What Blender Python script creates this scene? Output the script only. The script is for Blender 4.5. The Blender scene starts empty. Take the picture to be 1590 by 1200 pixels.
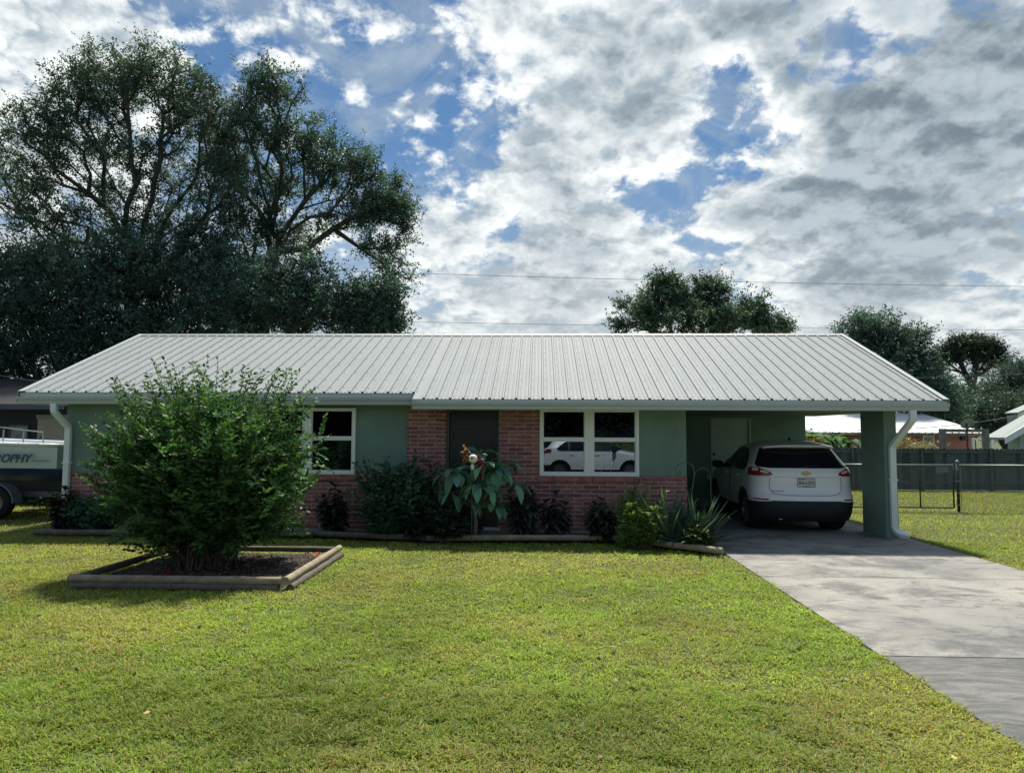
import bpy, bmesh, math, random
import numpy as np
from mathutils import Vector, Matrix
R = math.radians
rnd = random.Random(7)
nr = np.random.default_rng(7)
S = bpy.context.scene
COL = S.collection

# ------------------------------------------------------------------ camera
F = 1103.0            # focal length in photo pixels (photo 1590 x 1200)
U0, V0 = 838.0, 672.0 # where the direction square to the house front vanishes
ROLL = 0.0048
EYE = Vector((0.0, 0.0, 1.8))
dcam = Vector(((U0 - 795) / F, -(V0 - 600) / F, -1)).normalized()   # world +Y in camera space
xc = Vector((1, -ROLL, 0)); xc = (xc - dcam * xc.dot(dcam)).normalized()
zc = xc.cross(dcam).normalized()
RW = Matrix((xc, dcam, zc))            # camera -> world rotation
cd = bpy.data.cameras.new('camera'); cam = bpy.data.objects.new('camera', cd); COL.objects.link(cam)
cd.sensor_width = 36; cd.lens = F * 36 / 1590; cd.clip_end = 3000; cd.clip_start = 0.05
cam.matrix_world = Matrix.Translation(EYE) @ RW.to_4x4()
S.camera = cam

def ray(u, v):
    return (RW @ Vector(((u - 795) / F, -(v - 600) / F, -1))).normalized()
def P(u, v, Y):      # point of photo pixel on the vertical plane at distance Y
    d = ray(u, v); return EYE + d * (Y / d.y)
def G(u, v, z=0.0):  # point of photo pixel on the level z
    d = ray(u, v); return EYE + d * ((z - EYE.z) / d.z)

# ------------------------------------------------------------------ sun, sky, exposure
SUN_EL, SUN_AZ = R(63), R(7)           # azimuth from +Y (behind the house) towards +X
SUN_DIR = Vector((math.sin(SUN_AZ) * math.cos(SUN_EL), math.cos(SUN_AZ) * math.cos(SUN_EL), math.sin(SUN_EL)))
sl = bpy.data.lights.new('sun', 'SUN'); sl.energy = 4.2; sl.angle = R(4); sl.color = (1, .94, .82)
so = bpy.data.objects.new('sun', sl); COL.objects.link(so)
so.rotation_euler = SUN_DIR.to_track_quat('Z', 'Y').to_euler()
S.view_settings.view_transform = 'Standard'; S.view_settings.look = 'None'
S.view_settings.exposure = 0.75; S.view_settings.gamma = 1.0

SKYK = 0.62
W = bpy.data.worlds.new('World'); S.world = W; W.use_nodes = True
def build_world():
    nt = W.node_tree; N = nt.nodes; L = nt.links; N.clear()
    out = N.new('ShaderNodeOutputWorld'); bg = N.new('ShaderNodeBackground')
    bg.inputs[1].default_value = 0.1
    L.new(bg.outputs[0], out.inputs[0])
    sky = N.new('ShaderNodeTexSky'); sky.sky_type = 'NISHITA'; sky.sun_disc = False
    sky.sun_elevation = SUN_EL; sky.sun_rotation = SUN_AZ
    sky.air_density = 1.0; sky.dust_density = .3; sky.ozone_density = 3.0
    tc = N.new('ShaderNodeTexCoord')
    def M(op, a, b=None, c=None, clamp=False):
        n = N.new('ShaderNodeMath'); n.operation = op; n.use_clamp = clamp
        for i, x in enumerate((a, b, c)):
            if x is None: continue
            if isinstance(x, (int, float)): n.inputs[i].default_value = x
            else: L.new(x, n.inputs[i])
        return n.outputs[0]
    def VM(op, a, b=None, s=None):
        n = N.new('ShaderNodeVectorMath'); n.operation = op
        for i, x in enumerate((a, b)):
            if x is None: continue
            if isinstance(x, (tuple, Vector)): n.inputs[i].default_value = x
            else: L.new(x, n.inputs[i])
        if s is not None:
            if isinstance(s, (int, float)): n.inputs[3].default_value = s
            else: L.new(s, n.inputs[3])
        return n
    def RAMP(x, a, b, lo=0., hi=1., smooth=True):
        n = N.new('ShaderNodeMapRange'); n.interpolation_type = 'SMOOTHSTEP' if smooth else 'LINEAR'
        L.new(x, n.inputs[0]); n.inputs[1].default_value = a; n.inputs[2].default_value = b
        n.inputs[3].default_value = lo; n.inputs[4].default_value = hi
        return n.outputs[0]
    d = VM('NORMALIZE', tc.outputs['Generated']).outputs[0]
    sep = N.new('ShaderNodeSeparateXYZ'); L.new(d, sep.inputs[0])
    zz = M('ADD', M('MAXIMUM', sep.outputs[2], 0.0), 0.42)
    inv = M('DIVIDE', 1.0, zz)
    pl = VM('SCALE', d, None, inv).outputs[0]           # cloud deck seen in perspective
    pl = VM('MULTIPLY', pl, (1.0, 1.0, .8)).outputs[0]
    def noise(v, sc, det, ro, dist=0.0, off=(0, 0, 0), col=False):
        n = N.new('ShaderNodeTexNoise'); n.noise_dimensions = '2D'
        a = VM('ADD', v, off).outputs[0]
        L.new(a, n.inputs['Vector']); n.inputs['Scale'].default_value = sc
        n.inputs['Detail'].default_value = det; n.inputs['Roughness'].default_value = ro
        n.inputs['Distortion'].default_value = dist
        return n.outputs['Color' if col else 'Fac']
    def puff(v, sc, off=(0, 0, 0)):
        n = N.new('ShaderNodeTexVoronoi'); n.voronoi_dimensions = '2D'; n.feature = 'F1'; L.new(VM('ADD', v, off).outputs[0], n.inputs['Vector']); n.inputs['Scale'].default_value = sc
        n.inputs['Detail'].default_value = 3.0; n.inputs['Roughness'].default_value = .6; n.normalize = False
        return M('SUBTRACT', 1.0, n.outputs['Distance'])
    w1 = VM('SUBTRACT', noise(pl, 2.6, 5, .6, 0, (5, 3, 2), True), (.5, .5, .5)).outputs[0]
    dw = VM('NORMALIZE', VM('ADD', d, VM('SCALE', w1, None, .30).outputs[0]).outputs[0]).outputs[0]
    def blobs(lst):
        tot = None
        for (u, v, r, amp) in lst:
            di = ray(u, v)
            dt = VM('DOT_PRODUCT', dw, di).outputs[1]
            b = RAMP(dt, math.cos(r * 1.35 / F), 1.0, 0.0, amp)
            tot = b if tot is None else M('ADD', tot, b)
        return tot
    # where the deck opens (negative) or closes (positive), by direction in the sky
    cover = blobs([(560, 90, 120, -.03), (490, 130, 80, -.05), (720, 215, 110, -.03), (620, 60, 40, .06), (700, 110, 40, .05), (990, 240, 70, -.05), (1155, 215, 80, -.13),
                   (1060, 300, 75, -.09), (1240, 90, 60, -.12), (650, 360, 110, -.03), (1150, 410, 70, -.12), (1290, 90, 30, -.12),
                   (1575, 380, 55, -.16), (490, 10, 80, -.06), (330, 60, 60, -.06), (80, 60, 130, .10), (170, 150, 130, .08), (290, 120, 60, .06), (400, 50, 60, .12), (640, 130, 60, .05),
                   (1450, 180, 240, .14), (1380, 320, 170, .12), (860, 50, 150, .10), (1030, 60, 180, .12), (820, 360, 170, .11),
                   (1100, 490, 220, .12), (1400, 460, 260, .12), (800, 480, 200, .10), (900, 160, 130, .10), (1190, 130, 90, .10)])
    dark = blobs([(960, 90, 75, .22), (1170, 50, 70, .30), (1080, 70, 50, .22), (1000, 40, 40, .14), (1400, 60, 140, .16), (1450, 200, 200, .26), (1560, 130, 130, .10),
                  (1370, 310, 130, .30), (1500, 300, 120, .24), (1290, 170, 60, .12), (860, 375, 110, .12), (1205, 120, 45, .18),
                  (870, 465, 90, .14), (1380, 390, 120, .10), (740, 375, 60, .12), (860, 30, 40, .10)])
    w2 = VM('SUBTRACT', noise(pl, 9.0, 8, .6, 0, (2, 6, 1), True), (.5, .5, .5)).outputs[0]
    pw = VM('ADD', pl, VM('SCALE', w2, None, .10).outputs[0]).outputs[0]
    big = noise(pl, 3.0, 3, .5, .2, (3.1, 1.7, 0))
    mid = noise(pl, 6.3, 14, .58, .1, (11.3, 4.1, 2))
    fin = noise(pl, 24.0, 10, .66, .3, (1.3, 8.1, 5))
    pf = puff(pw, 7.0); pf2 = puff(VM('ADD', pw, (.006, .030, .012)).outputs[0], 7.0)
    back = RAMP(sep.outputs[1], -.5, .3, -.10, 0.0)
    den = M('ADD', M('ADD', M('ADD', M('MULTIPLY', big, .30), M('MULTIPLY', mid, .62)), M('MULTIPLY', fin, .34)), M('MULTIPLY', M('SUBTRACT', pf, .25), .20))
    den = M('ADD', M('ADD', den, cover), back)
    sp = noise(VM('ADD', pl, (.006, .030, .012)).outputs[0], 6.3, 14, .58, .1, (11.3, 4.1, 2))
    relief = M('ADD', M('SUBTRACT', mid, sp), M('MULTIPLY', M('SUBTRACT', pf, pf2), .3))                     # billows towards the sun against those away
    alpha = RAMP(den, .55, .71)
    veil = M('MULTIPLY', RAMP(noise(pl, 3.2, 11, .62, 1.4, (7, 2, 1)), .36, .66), .62)
    lowhaze = RAMP(sep.outputs[2], .02, .40, .85, .06)
    veil = M('MAXIMUM', veil, lowhaze)
    thick = RAMP(M('ADD', M('ADD', den, M('MULTIPLY', dark, .75)), M('MULTIPLY', M('SUBTRACT', big, .5), .25)), .70, 1.22)
    lit = RAMP(relief, -.24, .20)
    sun = VM('DOT_PRODUCT', d, SUN_DIR).outputs[1]
    glow = RAMP(sun, -.4, .97, .92, 1.0, False)
    def mixc(f, a, b):
        n = N.new('ShaderNodeMix'); n.data_type = 'RGBA'
        for s, x in ((n.inputs[0], f), (n.inputs[6], a), (n.inputs[7], b)):
            if isinstance(x, (int, float)): s.default_value = x
            elif isinstance(x, tuple): s.default_value = (*x, 1)
            else: L.new(x, s)
        return n.outputs[2]
    bright = mixc(lit, (4.0, 4.9, 5.6), (10.8, 11.1, 11.0))
    grey = mixc(lit, (1.9, 2.5, 3.0), (5.0, 5.8, 6.4))
    cc = mixc(thick, bright, grey)
    cc = VM('SCALE', cc, None, glow).outputs[0]
    skyc = VM('MULTIPLY', sky.outputs[0], (.50, .72, .84)).outputs[0]
    veilc = VM('SCALE', mixc(lit, (3.2, 4.1, 5.1), (5.0, 5.8, 6.4)), None, glow).outputs[0]
    base = mixc(veil, skyc, veilc)
    fc = mixc(alpha, base, cc)
    fc = mixc(RAMP(sep.outputs[2], .03, .36, .50, 0), fc, VM('SCALE', mixc(RAMP(big, .35, .65), (5.6, 6.2, 6.5), (7.6, 8.0, 8.0)), None, glow).outputs[0])
    L.new(VM('SCALE', fc, None, SKYK).outputs[0], bg.inputs[0])
build_world(); W.cycles.sampling_method = 'MANUAL'; W.cycles.sample_map_resolution = 512

# ------------------------------------------------------------------ materials
MATS = {}
def mat(name, col, rough=.6, var=0., vscale=3., col2=None, bump=0., bscale=60., metal=0., spec=.5, detail=6, attr=False, trans=0., coat=0.):
    if name in MATS: return MATS[name]
    m = bpy.data.materials.new(name); m.use_nodes = True; MATS[name] = m
    nt = m.node_tree; N = nt.nodes; L = nt.links; b = N['Principled BSDF']
    b.inputs['Roughness'].default_value = rough; b.inputs['Metallic'].default_value = metal
    b.inputs['Specular IOR Level'].default_value = spec; b.inputs['Coat Weight'].default_value = coat
    b.inputs['Base Color'].default_value = (*col, 1)
    tc = N.new('ShaderNodeTexCoord'); src = tc.outputs['Object']
    colout = None
    if var or col2:
        n = N.new('ShaderNodeTexNoise'); n.inputs['Scale'].default_value = vscale; n.inputs['Detail'].default_value = detail
        n.inputs['Roughness'].default_value = .6; L.new(src, n.inputs['Vector'])
        r = N.new('ShaderNodeMapRange'); r.inputs[1].default_value = .3; r.inputs[2].default_value = .7; L.new(n.outputs['Fac'], r.inputs[0])
        mx = N.new('ShaderNodeMix'); mx.data_type = 'RGBA'; L.new(r.outputs[0], mx.inputs[0])
        c2 = col2 or tuple(c * (1 + var) for c in col); c1 = col if col2 else tuple(c * (1 - var) for c in col)
        mx.inputs[6].default_value = (*c1, 1); mx.inputs[7].default_value = (*c2, 1); colout = mx.outputs[2]
    if attr:   # every leaf its own tint
        a = N.new('ShaderNodeAttribute'); a.attribute_name = 'tint'
        vm = N.new('ShaderNodeMix'); vm.data_type = 'RGBA'; vm.blend_type = 'MULTIPLY'; vm.inputs[0].default_value = 1
        if colout: L.new(colout, vm.inputs[6])
        else: vm.inputs[6].default_value = (*col, 1)
        L.new(a.outputs['Color'], vm.inputs[7]); colout = vm.outputs[2]
    if colout: L.new(colout, b.inputs['Base Color'])
    if bump:
        n = N.new('ShaderNodeTexNoise'); n.inputs['Scale'].default_value = bscale; n.inputs['Detail'].default_value = 8; L.new(src, n.inputs['Vector'])
        bp = N.new('ShaderNodeBump'); bp.inputs['Strength'].default_value = bump; bp.inputs['Distance'].default_value = .01
        L.new(n.outputs['Fac'], bp.inputs['Height']); L.new(bp.outputs[0], b.inputs['Normal'])
    if trans:
        t = N.new('ShaderNodeBsdfTranslucent'); ms = N.new('ShaderNodeMixShader'); ms.inputs[0].default_value = trans
        if colout:
            g = N.new('ShaderNodeMix'); g.data_type = 'RGBA'; g.blend_type = 'MULTIPLY'; g.inputs[0].default_value = 1
            g.inputs[7].default_value = (1.5, 1.5, .8, 1); L.new(colout, g.inputs[6]); L.new(g.outputs[2], t.inputs[0])
        else: t.inputs[0].default_value = (*col, 1)
        L.new(b.outputs[0], ms.inputs[1]); L.new(t.outputs[0], ms.inputs[2])
        L.new(ms.outputs[0], N['Material Output'].inputs[0])
    return m
def nodes(m): return m.node_tree.nodes, m.node_tree.links, m.node_tree.nodes['Principled BSDF']

# ------------------------------------------------------------------ objects
def tag(o, label=None, cat=None, group=None, kind=None):
    if label: o['label'] = label
    if cat: o['category'] = cat
    if group: o['group'] = group
    if kind: o['kind'] = kind
    return o
def wloc(o):
    v = Vector((0, 0, 0))
    while o is not None: v = v + o.location; o = o.parent
    return v
def empty(name, loc, rz=0.):
    o = bpy.data.objects.new(name, None); COL.objects.link(o); o.location = loc; o.rotation_euler = (0, 0, rz); o.empty_display_size = .2
    return o
def link_mesh(name, me, m, parent=None, world=True, origin=None, smooth=False):
    """world=True: the mesh was written in world coordinates"""
    o = bpy.data.objects.new(name, me); COL.objects.link(o)
    if m is not None:
        for x in (m if isinstance(m, (list, tuple)) else [m]): me.materials.append(x)
    if parent is not None:
        o.parent = parent
        if world: me.transform(Matrix.Translation(-wloc(parent)))
    elif origin is not None:
        me.transform(Matrix.Translation(-Vector(origin))); o.location = origin
    if smooth: me.polygons.foreach_set('use_smooth', [True] * len(me.polygons))
    return o
class MB:
    def __init__(s): s.v = []; s.f = []; s.mi = []
    def add(s, vs, fs, mi=0):
        n = len(s.v); s.v += [tuple(x) for x in vs]; s.f += [tuple(i + n for i in f) for f in fs]; s.mi += [mi] * len(fs); return s
    def box(s, a, b, mi=0):
        x0, y0, z0 = a; x1, y1, z1 = b
        if x0 > x1: x0, x1 = x1, x0
        if y0 > y1: y0, y1 = y1, y0
        if z0 > z1: z0, z1 = z1, z0
        return s.add([(x0,y0,z0),(x1,y0,z0),(x1,y1,z0),(x0,y1,z0),(x0,y0,z1),(x1,y0,z1),(x1,y1,z1),(x0,y1,z1)],
                     [(0,3,2,1),(4,5,6,7),(0,1,5,4),(1,2,6,5),(2,3,7,6),(3,0,4,7)], mi)
    def tube(s, pts, r, n=8, mi=0, cap=True, sx=1., up=None):
        pts = [Vector(p) for p in pts]; rs = r if isinstance(r, (list, tuple)) else [r] * len(pts)
        vs = []; ref = Vector(up) if up else None
        for i, p in enumerate(pts):
            t = (pts[min(i + 1, len(pts) - 1)] - pts[max(i - 1, 0)]).normalized()
            if ref is None: ref = Vector((0, 0, 1)) if abs(t.z) < .9 else Vector((0, 1, 0))
            a = ref - t * ref.dot(t)
            if a.length < 1e-4: a = t.orthogonal()
            a.normalize(); b = t.cross(a)
            if not up: ref = a
            for k in range(n):
                an = 2 * math.pi * (k + .5) / n; vs.append(p + (a * math.cos(an) + b * (math.sin(an) * sx)) * rs[i])
        fs = []
        for i in range(len(pts) - 1):
            for k in range(n):
                q = (k + 1) % n; fs.append((i*n+k, i*n+q, (i+1)*n+q, (i+1)*n+k))
        if cap: fs.append(tuple(range(n))[::-1]); fs.append(tuple((len(pts)-1)*n + k for k in range(n)))
        return s.add(vs, fs, mi)
    def prism(s, poly, axis, a, b, mi=0):
        """poly: 2-D points of the other two axes in order; extruded along axis from a to b"""
        def mk(p, t): l = list(p); l.insert(axis, t); return tuple(l)
        n = len(poly)
        vs = [mk(p, a) for p in poly] + [mk(p, b) for p in poly]
        fs = [tuple(range(n))[::-1], tuple(range(n, 2*n))] + [(i, (i+1) % n, n + (i+1) % n, n + i) for i in range(n)]
        return s.add(vs, fs, mi)
    def lathe(s, prof, c, n=24, mi=0, axis=2):
        vs = []
        for (r, h) in prof:
            for k in range(n):
                a = 2*math.pi*k/n; l = [r*math.cos(a), r*math.sin(a)]; l.insert(axis, h); vs.append(tuple(l[i] + c[i] for i in range(3)))
        fs = [(i*n+k, i*n+(k+1)%n, (i+1)*n+(k+1)%n, (i+1)*n+k) for i in range(len(prof)-1) for k in range(n)]
        return s.add(vs, fs, mi)
    def build(s, name, m, parent=None, world=True, origin=None, smooth=False, bevel=0., fixn=True):
        me = bpy.data.meshes.new(name); me.from_pydata(s.v, [], s.f); 
        if any(s.mi): me.polygons.foreach_set('material_index', s.mi)
        if fixn or bevel:
            bm = bmesh.new(); bm.from_mesh(me)
            if fixn: bmesh.ops.recalc_face_normals(bm, faces=bm.faces)
            if bevel: bmesh.ops.bevel(bm, geom=[e for e in bm.edges if len(e.link_faces) == 2 and e.calc_face_angle(0) > .6], offset=bevel, segments=2, affect='EDGES', profile=.5)
            bm.to_mesh(me); bm.free()
        me.update()
        return link_mesh(name, me, m, parent, world, origin, smooth)
def nmesh(name, verts, counts, loops, tint=None):
    """fast mesh: counts is the vertex number per face"""
    me = bpy.data.meshes.new(name); nv = len(verts); nf = len(counts)
    me.vertices.add(nv); me.vertices.foreach_set('co', np.asarray(verts, np.float32).ravel())
    me.loops.add(len(loops)); me.loops.foreach_set('vertex_index', np.asarray(loops, np.int32))
    me.polygons.add(nf); st = np.zeros(nf, np.int32); st[1:] = np.cumsum(counts)[:-1]
    me.polygons.foreach_set('loop_start', st)
    me.update(calc_edges=True)
    if tint is not None:
        a = me.color_attributes.new('tint', 'FLOAT_COLOR', 'POINT')
        c = np.ones((nv, 4), np.float32); c[:, :3] = tint; a.data.foreach_set('color', c.ravel())
    return me
def nrm(a): return a / np.maximum(np.linalg.norm(a, axis=1, keepdims=True), 1e-9)
def tints(n, lo=.55, hi=1.35, warm=.12, g=None):
    g = g or nr
    b = g.uniform(lo, hi, n)[:, None]; h = g.normal(0, warm, n)[:, None]
    return np.clip(np.hstack([b * (1 + h), b, b * (1 - h)]), 0.02, 3)
def leaves(P_, D_, Ln, Wd, tint=None, fold=.25):
    """diamond leaves of 2 triangles-pairs (4 verts, folded on the midrib)"""
    n = len(P_); D_ = nrm(D_); r = nrm(nr.normal(size=(n, 3))); s = nrm(np.cross(D_, r)); up = np.cross(s, D_)
    Ln = np.broadcast_to(Ln, (n,))[:, None]; Wd = np.broadcast_to(Wd, (n,))[:, None]
    v = np.stack([P_, P_ + D_*Ln*.45 + s*Wd*.5 + up*Wd*fold*.5, P_ + D_*Ln, P_ + D_*Ln*.45 - s*Wd*.5 + up*Wd*fold*.5], 1).reshape(-1, 3)
    i = np.arange(n)[:, None]*4
    loops = np.hstack([i, i+1, i+2, i, i+2, i+3]).ravel(); counts = np.full(2*n, 3)
    t = None if tint is None else np.repeat(tint, 4, 0)
    return v, counts, loops, t
def leaf_obj(name, P_, D_, Ln, Wd, m, parent=None, tint=None, origin=None, fold=.25, kind=None):
    if tint is None: tint = tints(len(P_))
    v, c, l, t = leaves(np.asarray(P_, float), np.asarray(D_, float), Ln, Wd, tint, fold)
    return link_mesh(name, nmesh(name, v, c, l, t), m, parent, True, origin)
def copy_tree(o, parent=None):
    c = o.copy(); COL.objects.link(c); c.parent = parent
    for ch in [x for x in bpy.data.objects if x.parent == o]: copy_tree(ch, c)
    return c
def text_mb(s, size, extrude=.002, bold=False, shear=0., sx=1.):
    cu = bpy.data.curves.new('txt', 'FONT'); cu.body = s; cu.size = size; cu.extrude = extrude; cu.align_x = 'CENTER'; cu.align_y = 'CENTER'; cu.shear = shear
    if bold: cu.offset = size * .02
    o = bpy.data.objects.new('txt', cu); COL.objects.link(o); dg = bpy.context.evaluated_depsgraph_get(); dg.update()
    me = bpy.data.meshes.new_from_object(o.evaluated_get(dg)); bpy.data.objects.remove(o)
    mb = MB(); mb.add([(v.co.x*sx, v.co.y, v.co.z) for v in me.vertices], [tuple(p.vertices) for p in me.polygons]); return mb
# ------------------------------------------------------------------ ground, driveway
def sstep(t): t = np.clip(t, 0, 1); return t*t*(3-2*t)
def gz(x, y): return -0.02 - 0.2*sstep((np.asarray(y, float)-17)/10) - .3*sstep((np.asarray(y, float)-27)/9)
def far_pt(u, v, Y): p = P(u, v, Y); return p

def ground():
    xs = np.concatenate([[-900, -300, -120], np.linspace(-60, 60, 61), [120, 300, 900]])
    ys = np.concatenate([[-300, -100, -40], np.linspace(-20, 60, 81), [100, 200, 500, 1500]])
    X, Y = np.meshgrid(xs, ys); Z = gz(X, Y)
    v = np.stack([X, Y, Z], -1).reshape(-1, 3); nx = len(xs); ny = len(ys)
    i, j = np.meshgrid(np.arange(nx-1), np.arange(ny-1)); a = (j*nx+i).ravel()
    loops = np.stack([a, a+1, a+nx+1, a+nx], 1).ravel()
    m = mat('turf_soil', (.038, .052, .014), .95, col2=(.080, .095, .024), vscale=1.3, bump=.8, bscale=35, detail=12)
    o = link_mesh('ground', nmesh('ground', v, np.full(len(a), 4), loops), m, smooth=True); tag(o, 'flat front and side yard ground under the grass', 'ground', kind='structure')
ground()

DX0, DX1 = 2.80, 6.45
jy = [G(1400, 1018).y, G(1400, 897).y, 11.98]
X0_ = P(101, 680, 12.75).x
def driveway():
    m = bpy.data.materials.new('driveway_concrete'); m.use_nodes = True; MATS['driveway_concrete'] = m
    N, L, b = nodes(m); b.inputs['Roughness'].default_value = .9; b.inputs['Specular IOR Level'].default_value = .25
    tc = N.new('ShaderNodeTexCoord')
    def ns(sc, det, ro, dist=0, scl=(1, 1, 1)):
        mp = N.new('ShaderNodeMapping'); mp.inputs['Scale'].default_value = scl; L.new(tc.outputs['Object'], mp.inputs[0])
        n = N.new('ShaderNodeTexNoise'); n.inputs['Scale'].default_value = sc; n.inputs['Detail'].default_value = det; n.inputs['Roughness'].default_value = ro
        n.inputs['Distortion'].default_value = dist; L.new(mp.outputs[0], n.inputs['Vector']); return n.outputs['Fac']
    def rm(x, a, c, lo=0, hi=1):
        n = N.new('ShaderNodeMapRange'); n.interpolation_type = 'SMOOTHSTEP'; L.new(x, n.inputs[0]); n.inputs[1].default_value = a; n.inputs[2].default_value = c
        n.inputs[3].default_value = lo; n.inputs[4].default_value = hi; return n.outputs[0]
    def mx(f, a, c, bt='MIX'):
        n = N.new('ShaderNodeMix'); n.data_type = 'RGBA'; n.blend_type = bt
        if isinstance(f, float): n.inputs[0].default_value = f
        else: L.new(f, n.inputs[0])
        for s, x in ((n.inputs[6], a), (n.inputs[7], c)):
            if isinstance(x, tuple): s.default_value = (*x, 1)
            else: L.new(x, s)
        return n.outputs[2]
    c = mx(rm(ns(.55, 8, .62, .6), .35, .65), (.25, .245, .235), (.37, .355, .32))
    c = mx(rm(ns(.8, 12, .70, .4, (.9, .9, 1)), .48, .62, 0, .74), c, (.11, .115, .12))       # mildew stains
    c = mx(rm(ns(2.4, 12, .74, .5, (.7, 1.4, 1)), .50, .64, 0, .75), c, (.10, .105, .11))
    c = mx(rm(ns(1.1, 6, .5, .3, (1, 1, 1)), .56, .7, 0, .30), c, (.36, .30, .23))             # warm clay tint
    c = mx(rm(ns(42, 6, .8), .3, .75), c, mx(1.0, c, (.72, .72, .73), 'MULTIPLY'))
    vo = N.new('ShaderNodeTexVoronoi'); vo.inputs['Scale'].default_value = 130; L.new(tc.outputs['Object'], vo.inputs['Vector'])
    c = mx(rm(vo.outputs['Distance'], .05, .25, .35, 0), c, (.10, .10, .10))
    ck = N.new('ShaderNodeTexVoronoi'); ck.feature = 'DISTANCE_TO_EDGE'; ck.inputs['Scale'].default_value = .42
    wn = N.new('ShaderNodeTexNoise'); wn.inputs['Scale'].default_value = 2.5; wn.inputs['Detail'].default_value = 9; L.new(tc.outputs['Object'], wn.inputs['Vector'])
    sc_ = N.new('ShaderNodeVectorMath'); sc_.operation = 'SCALE'; sc_.inputs[3].default_value = .5; L.new(wn.outputs['Color'], sc_.inputs[0]); aa = N.new('ShaderNodeVectorMath'); L.new(tc.outputs['Object'], aa.inputs[0]); L.new(sc_.outputs[0], aa.inputs[1]); L.new(aa.outputs[0], ck.inputs['Vector'])
    c = mx(rm(ck.outputs['Distance'], .0, .0022, .6, 0), c, (.06, .06, .06))       # hairline cracks
    # the old slab next to the street is weathered darker
    sp = N.new('ShaderNodeSeparateXYZ'); L.new(tc.outputs['Object'], sp.inputs[0])
    f = rm(sp.outputs[1], jy[0]-.004, jy[0]+.004, .86, 0)
    dk = mx(rm(ns(1.9, 14, .78, 1.0, (.8, 2.2, 1)), .38, .64), (.075, .08, .085), (.205, .205, .20))
    dk = mx(rm(ns(60, 6, .8), .3, .7), dk, mx(1.0, dk, (.7, .7, .7), 'MULTIPLY'))
    c = mx(f, c, dk)
    L.new(c, b.inputs['Base Color'])
    bp = N.new('ShaderNodeBump'); bp.inputs['Strength'].default_value = .35; bp.inputs['Distance'].default_value = .004
    L.new(ns(90, 8, .8), bp.inputs['Height']); L.new(bp.outputs[0], b.inputs['Normal'])
    mb = MB(); g = .007; ys = [-1.75, jy[0], jy[1], jy[2]]
    for i in range(3): mb.box((DX0, ys[i]+g, -.15), (DX1, ys[i+1]-g, .0))
    mb.box((2.55, jy[2]+.006, -.15), (DX1-.02, 18.2, .004))
    o = mb.build('driveway', m, bevel=.006); tag(o, 'pale stained concrete driveway leading into the carport', 'driveway', kind='structure')
    w = MB().box((X0_, 12.60, -.1), (2.54, 12.78, .075)).box((-1.75, 12.12, -.1), (-.45, 12.599, .075))
    tag(w.build('walkway', mat('stoop_concrete', (.26, .27, .27), .9, .2, 3, bump=.3), bevel=.008), 'narrow concrete footing strip along the house front', 'walkway', kind='structure')
    s = MB().box((-70, -9.2, -.1), (70, -1.8, .0))
    tag(s.build('road', mat('asphalt', (.05, .05, .052), .9, .15, 4, bump=.5, bscale=90)), 'asphalt street in front of the lot', 'road', kind='structure')
driveway()

# ------------------------------------------------------------------ the house
WY = 12.75
def wx(u, Y=WY): return P(u, 680, Y).x
X0, XC = wx(101), wx(1066)
XW0, XW1 = wx(1372.5), wx(1392)
XR0, XR1 = P(29, 614, 12.48).x, P(1472, 626, 12.2).x
XS = P(640, 624, 12.2).x
ZE, SL = 2.375, .412            # eave of the right part at Y 12.2, pitch
YE, YE2, YR = 12.2, 12.48, 16.28
def rz(y): return ZE + SL*(y - YE)
ZR = rz(YR); YB = 2*YR - YE2
house = empty('ranch_house', (-1, WY, 0))
tag(house, 'single storey green stucco and brick ranch house with white metal roof and open carport', 'house')

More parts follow.
